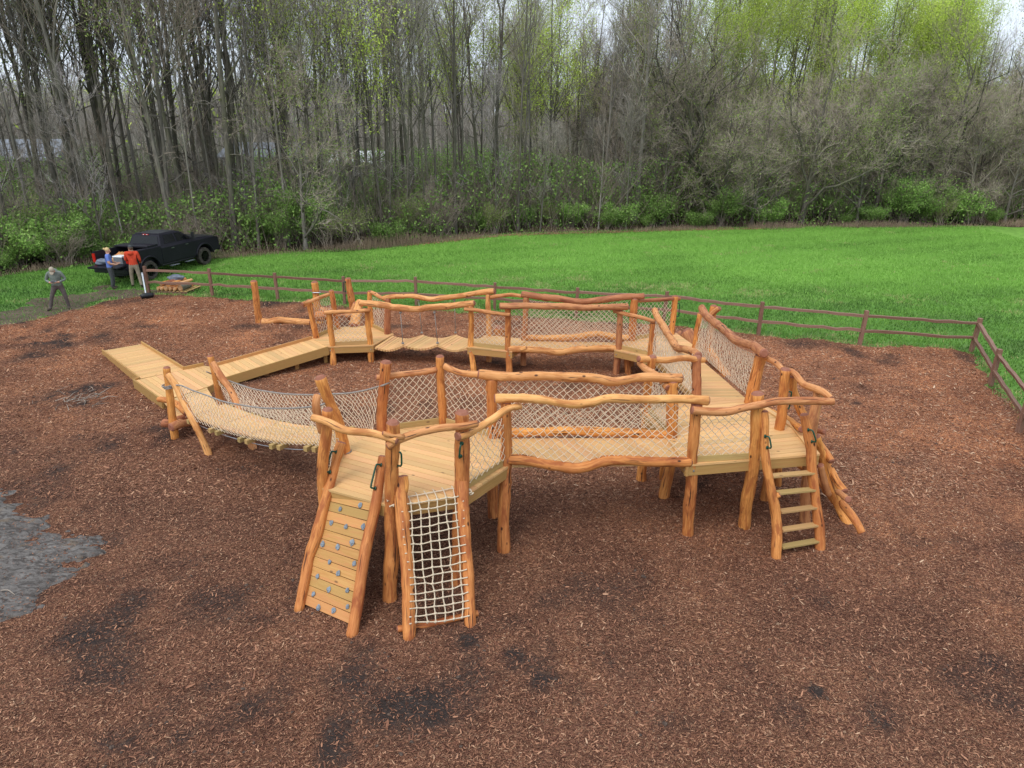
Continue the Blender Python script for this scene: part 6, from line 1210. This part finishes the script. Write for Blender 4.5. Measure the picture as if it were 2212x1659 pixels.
# ------------------------------------------------------------------ people
def person(label, foot, rz, J, cloth, kids_, scale=1.0):
    """J: joints (local, facing +y... metres); body grown with the Skin modifier as one surface, regions coloured by nearest limb"""
    E = [('pelvis', 'waist'), ('waist', 'chest'), ('chest', 'neck'), ('neck', 'headb'), ('headb', 'headt'), ('chest', 'shl'), ('shl', 'ell'), ('ell', 'wrl'), ('wrl', 'pal'), ('chest', 'shr'), ('shr', 'elr'), ('elr', 'wrr'), ('wrr', 'par'),
         ('pelvis', 'hipl'), ('hipl', 'knl'), ('knl', 'anl'), ('anl', 'tol'), ('pelvis', 'hipr'), ('hipr', 'knr'), ('knr', 'anr'), ('anr', 'tor')]
    Rd = dict(pelvis=(.155, .125), waist=(.150, .115), chest=(.175, .125), neck=(.062, .062), headb=(.072, .082), headt=(.078, .092), shl=(.085, .085), shr=(.085, .085), ell=(.056, .056), elr=(.056, .056), wrl=(.036, .036), wrr=(.036, .036), pal=(.036, .026), par=(.036, .026),
              hipl=(.105, .105), hipr=(.105, .105), knl=(.072, .072), knr=(.072, .072), anl=(.055, .055), anr=(.055, .055), tol=(.046, .038), tor=(.046, .038))
    names = list(Rd); idx = {n: i for i, n in enumerate(names)}; Jv = {n: Vector(J[n]) for n in names}
    verts = [Jv[n] for n in names]; edges = [(idx[a], idx[b]) for a, b in E]; reg = [(a, b) for a, b in E]
    for s_ in ('l', 'r'):
        w, p = Jv['wr' + s_], Jv['pa' + s_]; d = (p - w).normalized(); side_ = d.cross(Vector((0, 0, 1))).normalized(); dn = side_.cross(d)
        for k in range(4):
            b = p + d * .02 + side_ * (.030 - .020 * k); L_ = (.062, .072, .066, .050)[k]; m = b + d * L_ * .55 - dn * .006; e = m + d * L_ * .35 - dn * .028
            i0 = len(verts); verts += [b, m, e]; edges += [(idx['pa' + s_], i0), (i0, i0 + 1), (i0 + 1, i0 + 2)]; reg += [('wr' + s_, 'pa' + s_)] * 3; names += ['f0', 'f1', 'f2']; 
        b = w + d * .03 + side_ * .035; e = b + d * .04 + side_ * .02; i0 = len(verts); verts += [b, e]; edges += [(idx['pa' + s_], i0), (i0, i0 + 1)]; names += ['f1', 'f2']; reg += [('wr' + s_, 'pa' + s_)] * 2
    Rd.update(f0=(.010, .010), f1=(.009, .009), f2=(.008, .008))
    me = bpy.data.meshes.new('person'); me.from_pydata([tuple(v) for v in verts], edges, []); o = bpy.data.objects.new('person', me); COL.objects.link(o)
    sk = o.modifiers.new('skin', 'SKIN'); sk.use_smooth_shade = True; ld_ = me.skin_vertices[0].data
    for i, n in enumerate(names): ld_[i].radius = Rd[n]
    ld_[0].use_root = True; ss = o.modifiers.new('sub', 'SUBSURF'); ss.levels = 2; ss.render_levels = 2
    dg = bpy.context.evaluated_depsgraph_get(); ev = bpy.data.meshes.new_from_object(o.evaluated_get(dg)); o.modifiers.clear(); o.data = ev
    segs = [(Vector(J[a]), Vector(J[b]), a, b) for a, b in E]; mats = []; 
    def mi(m):
        if m not in mats: mats.append(m)
        return mats.index(m)
    hc = (Jv['headb'] + Jv['headt']) / 2
    out = []
    for p in ev.polygons:
        c = p.center; best = None
        for a, b, na, nb in segs:
            ab = b - a; t_ = max(0, min(1, (c - a).dot(ab) / ab.length_squared)); d = (c - (a + ab * t_)).length - max(Rd[na]) * (1 - t_) - max(Rd[nb]) * t_
            if best is None or d < best[0]: best = (d, na, nb, t_)
        out.append(mi(cloth(best[1], best[2], best[3], c)))
    for m in mats: ev.materials.append(M[m])
    ev.polygons.foreach_set('material_index', out); ev.polygons.foreach_set('use_smooth', [True] * len(out))
    # face: nose, ears, brow built into the same mesh
    fwd = (Vector(J['face']) - hc).normalized(); upv = (Jv['headt'] - Jv['headb']).normalized(); rt_ = fwd.cross(upv).normalized(); bm = bmesh.new(); bm.from_mesh(ev)
    def blob(c, sx, sy, sz, m):
        r_ = bmesh.ops.create_icosphere(bm, subdivisions=2, radius=1)
        for v in r_['verts']: q = v.co.copy(); v.co = c + rt_ * q.x * sx + fwd * q.y * sy + upv * q.z * sz
        fs = {f for v in r_['verts'] for f in v.link_faces}
        for f in fs: f.material_index = mi(m); f.smooth = True
    n0 = len(mats)
    blob(hc, .078, .098, .118, 'skin'); blob(hc + fwd * .098 - upv * .012, .014, .022, .024, 'skin'); blob(hc + rt_ * .078 - upv * .01, .010, .022, .032, 'skin'); blob(hc - rt_ * .078 - upv * .01, .010, .022, .032, 'skin')
    for s_ in (-1, 1): blob(hc + fwd * .088 + rt_ * .03 * s_ + upv * .018, .013, .008, .007, 'white'); blob(hc + fwd * .094 + rt_ * .03 * s_ + upv * .018, .006, .005, .006, 'black')
    blob(hc + fwd * .088 - upv * .055, .024, .010, .006, 'redj'); bm.to_mesh(ev); bm.free()
    for m in mats[n0:]: ev.materials.append(M[m])
    o.location = tuple(foot); o.rotation_euler = (0, 0, rz); o.scale = (scale,) * 3; tag(o, label, 'person')
    for nm, mat, sh in kids_:
        bm = bmesh.new()
        for (c, sx, sy, sz, cut) in sh(hc, fwd, upv, rt_, J):
            r_ = bmesh.ops.create_icosphere(bm, subdivisions=3, radius=1)
            for v in r_['verts']:
                q = v.co.copy()
                if cut is not None and q.z < cut: q.z = cut + (q.z - cut) * .15
                v.co = c + rt_ * q.x * sx + fwd * q.y * sy + upv * q.z * sz
        m2 = bpy.data.meshes.new(nm); bm.to_mesh(m2); bm.free(); m2.materials.append(M[mat]); m2.polygons.foreach_set('use_smooth', [True] * len(m2.polygons)); c_ = bpy.data.objects.new(nm, m2); COL.objects.link(c_); c_.parent = o
    return o
def cap(hc, fwd, up, rt_, J): return [(hc + up * .035 - fwd * .004, .089, .107, .092, -.1), (hc + fwd * .115 + up * .045, .068, .075, .012, None)]
base = dict(pelvis=(0, 0, .93), waist=(0, .0, 1.08), chest=(0, .0, 1.34), neck=(0, .0, 1.50), headb=(0, .015, 1.58), headt=(0, .02, 1.70), face=(0, .3, 1.64),
            shl=(-.20, 0, 1.42), shr=(.20, 0, 1.42), ell=(-.26, -.02, 1.14), elr=(.26, -.02, 1.14), wrl=(-.2, .2, 1.05), wrr=(.2, .2, 1.05), pal=(-.16, .28, 1.06), par=(.16, .28, 1.06),
            hipl=(-.10, 0, .88), hipr=(.10, 0, .88), knl=(-.12, .03, .50), knr=(.12, .03, .50), anl=(-.13, -.01, .09), anr=(.13, -.01, .09), tol=(-.15, .15, .045), tor=(.15, .15, .045))
def clothing(top, legs, sleeves=True):
    def fn(a, b, t_, c):
        k = (a[:2], b[:2])
        if a in ('wrl', 'wrr'): return 'skin'
        if a in ('neck', 'headb'): return 'skin'
        if a[:2] == 'an': return 'shoe'
        if a[:2] == 'kn': return legs if t_ < .93 else 'shoe'
        if a[:3] == 'hip' or b[:3] == 'hip': return legs
        if a == 'pelvis': return legs if t_ < .25 else top
        if a[:2] == 'el': return top if sleeves and t_ < .93 else 'skin'
        if a[:2] == 'sh' and not sleeves: return top if t_ < .6 else 'skin'
        return top
    return fn
# man in grey-green hoodie looking down at the controller in his hands, legs apart
gp = P('t', 258, 1040, 0) ; J = dict(base); J.update(waist=(0, .02, 1.06), chest=(0, .06, 1.30), neck=(0, .12, 1.44), headb=(0, .17, 1.48), headt=(0, .27, 1.555), face=(0, .30, 1.37), shl=(-.20, .05, 1.38), shr=(.20, .05, 1.38), ell=(-.31, .02, 1.13), elr=(.31, .02, 1.13), wrl=(-.14, .27, 1.09), wrr=(.14, .27, 1.09), pal=(-.085, .33, 1.10), par=(.085, .33, 1.10),
    hipl=(-.11, 0, .87), hipr=(.11, 0, .87), knl=(-.2, .05, .49), knr=(.26, .04, .49), anl=(-.22, .0, .09), anr=(.37, .02, .09), tol=(-.25, .14, .045), tor=(.47, .14, .045), pelvis=(0.02, 0, .91))
person('person in sage green hoodie and beige cap looking down at a controller', gp, R(180 + 18), J, clothing('hoodie', 'trouser1'), [('cap', 'capbeige', cap), ('hood', 'hoodie', lambda hc, f, u, r_, J: [(Vector((0, .03, 1.455)), .13, .10, .07, None)])], 1.02)
mR = Matrix.Rotation(R(198), 3, 'Z'); cc = mR @ (Vector((0, .35, 1.135)) * 1.02)
mb = MB(); add_board(mb, (-.095, 0, 0), (.095, 0, 0), .07, .035, bev=.01); add_board(mb, (-.06, .05, .03), (.06, .05, .03), .02, .075); o = mb.build('remote_controller', M['grey']); o.location = (gp[0] + cc.x, gp[1] + cc.y, cc.z); o.rotation_euler = (R(-25), 0, R(198)); tag(o, 'small grey handheld controller held by the person in the sage hoodie', 'controller')
# woman in blue T-shirt, seen from the side, blonde bun
bp_ = P('t', 862, 798, 0); J = dict(base); J.update(headb=(0, .03, 1.58), headt=(0, .05, 1.69), face=(0, .28, 1.58), ell=(-.23, .06, 1.13), wrl=(-.14, .27, 1.08), pal=(-.10, .34, 1.10), ell_=(0, 0, 0), elr=(.23, .05, 1.13), wrr=(.14, .27, 1.06), par=(.10, .34, 1.08), knl=(-.09, .03, .49), knr=(.09, .02, .49), anl=(-.09, -.02, .09), anr=(.09, -.04, .09), tol=(-.1, .14, .045), tor=(.1, .12, .045), shl=(-.17, 0, 1.41), shr=(.17, 0, 1.41))
person('person with blonde bun, blue T-shirt and dark trousers beside the lowered tailgate', bp_, R(-72), J, clothing('blue', 'trouser2', False), [('hair', 'blonde', lambda hc, f, u, r_, J: [(hc + u * .03 - f * .022, .086, .100, .105, -.35), (hc + u * .05 - f * .135, .05, .048, .05, None)])], .99)
# man in red jacket with his back to the camera
rp_ = P('t', 1138, 782, 0); J = dict(base); J.update(elr=(.27, .0, 1.15), wrr=(.22, .18, 1.02), par=(.20, .25, 1.0), ell=(-.27, .02, 1.15), wrl=(-.20, .22, 1.10), pal=(-.17, .30, 1.12), face=(-.12, .28, 1.60), knl=(-.17, .06, .5), anl=(-.19, .08, .09), tol=(-.23, .22, .045), knr=(.13, .02, .5), anr=(.17, -.04, .09), tor=(.2, .1, .045), shl=(-.21, 0, 1.43), shr=(.21, 0, 1.43))
person('person in red hooded jacket, khaki trousers and dark cap facing the truck bed', rp_, R(12), J, clothing('redj', 'trouser3'), [('cap', 'capgrey', cap), ('hood', 'redj', lambda hc, f, u, r_, J: [(Vector((0, -.085, 1.44)), .12, .075, .085, None)]), ('hair', 'brownhair', lambda hc, f, u, r_, J: [(hc - u * .02 - f * .03, .084, .09, .075, None)])], 1.03)

# ------------------------------------------------------------------ push broom, log pile, litter
g = P('t', 1245, 880, 0); br = thing('push_broom', 'push broom with black head and pale metal handle leaning on the end fence post', 'broom', g)
mb = MB(); a, b = P('t', 1172, 888, .11), P('t', 1320, 868, .11); add_tube(mb, [a, a * .8 + b * .2 + (0, 0, .02), (a + b) / 2 + (0, 0, .02), a * .2 + b * .8 + (0, 0, .015), b], [.085, .105, .11, .105, .085], 12, .05); mb.build('head', M['black'], br)
for dx in (0, .1):
    mb = MB(); t0 = P('t', 1228 + dx * 60, 850, .2); t1 = TY('t', 1180 + dx * 110, 600, 28.5); add_tube(mb, [t0, t1], .018, 8); mb.build('handle', M['steel'], br)
pl_a, pl_b = P('t', 1365, 838, 0), P('t', 1790, 790, 0); pal = thing('pallet', 'low wooden pallet under the pile of short logs behind the fence', 'pallet', (pl_a + pl_b) / 2)
ux = nrm(P('t', 1640, 845, 0) - P('t', 1360, 832, 0)); uy = np.array([-ux[1], ux[0], 0]) if ux[0] > 0 else np.array([ux[1], -ux[0], 0]); o0 = P('t', 1362, 845, 0)
for k in range(3): board(pal, 'runner', o0 + uy * (.05 + .45 * k) + (0, 0, .05), o0 + uy * (.05 + .45 * k) + ux * 1.35 + (0, 0, .05), .07, .09, 'fence')
for k in range(8): board(pal, 'slat', o0 + ux * (.07 + .175 * k) + (0, 0, .11), o0 + ux * (.07 + .175 * k) + uy * 1.05 + (0, 0, .11), .10, .022, 'dead')
lpn = 0
for k, (u, v_, z_, r_, mt, ln_, lb) in enumerate([(.08, -.02, .20, .075, 'rail', .8, 'leftmost small peeled log at the bottom front of the log pile on the pallet'), (.24, -.04, .21, .08, 'rail', .85, 'second peeled log in the bottom row of the log pile on the pallet'), (.42, 0, .22, .10, 'rail', .9, 'thick peeled log low in the middle of the log pile on the pallet'), (.62, .0, .21, .085, 'rail', .9, 'peeled log right of the thick one in the pile on the pallet'),
        (.82, -.02, .20, .075, 'rail', .95, 'long pale log low at the right of the log pile on the pallet'), (1.05, .05, .24, .12, 'bark', .6, 'dark barked stub at the right end of the log pile on the pallet'), (.18, .1, .36, .085, 'log', .8, 'reddish log on the upper left of the log pile on the pallet'), (.40, .15, .40, .08, 'redlog', .8, 'red brown log on top of the log pile on the pallet'), (.62, .2, .38, .075, 'rail', .85, 'upper middle pale log on the log pile on the pallet'), (.82, .25, .36, .065, 'deck', .8, 'whitish split piece on the upper right of the log pile on the pallet')]):
    a = o0 + ux * u + uy * (v_ + .02) + (0, 0, z_); b = a + uy * ln_ + ux * (.10 * math.sin(k * 2.1) + .12); mb = MB(); add_log(mb, [a, b], r_, r_ * .9, knots=1, step=.1, wob=.006); o = mb.build('cut_log', [M[mt] if mt != 'bark' else M['barkd'], M['pend'] if mt != 'redlog' else M['end']]); tag(o, lb, 'log', 'short logs piled on the pallet')
c = o0 + ux * .45 + uy * .75 + (0, 0, .5); o = lump(None, 'jacket', c, .32, .22, .13, M['bag'], 9); tag(o, 'crumpled dark grey jacket lying on top of the log pile', 'jacket')
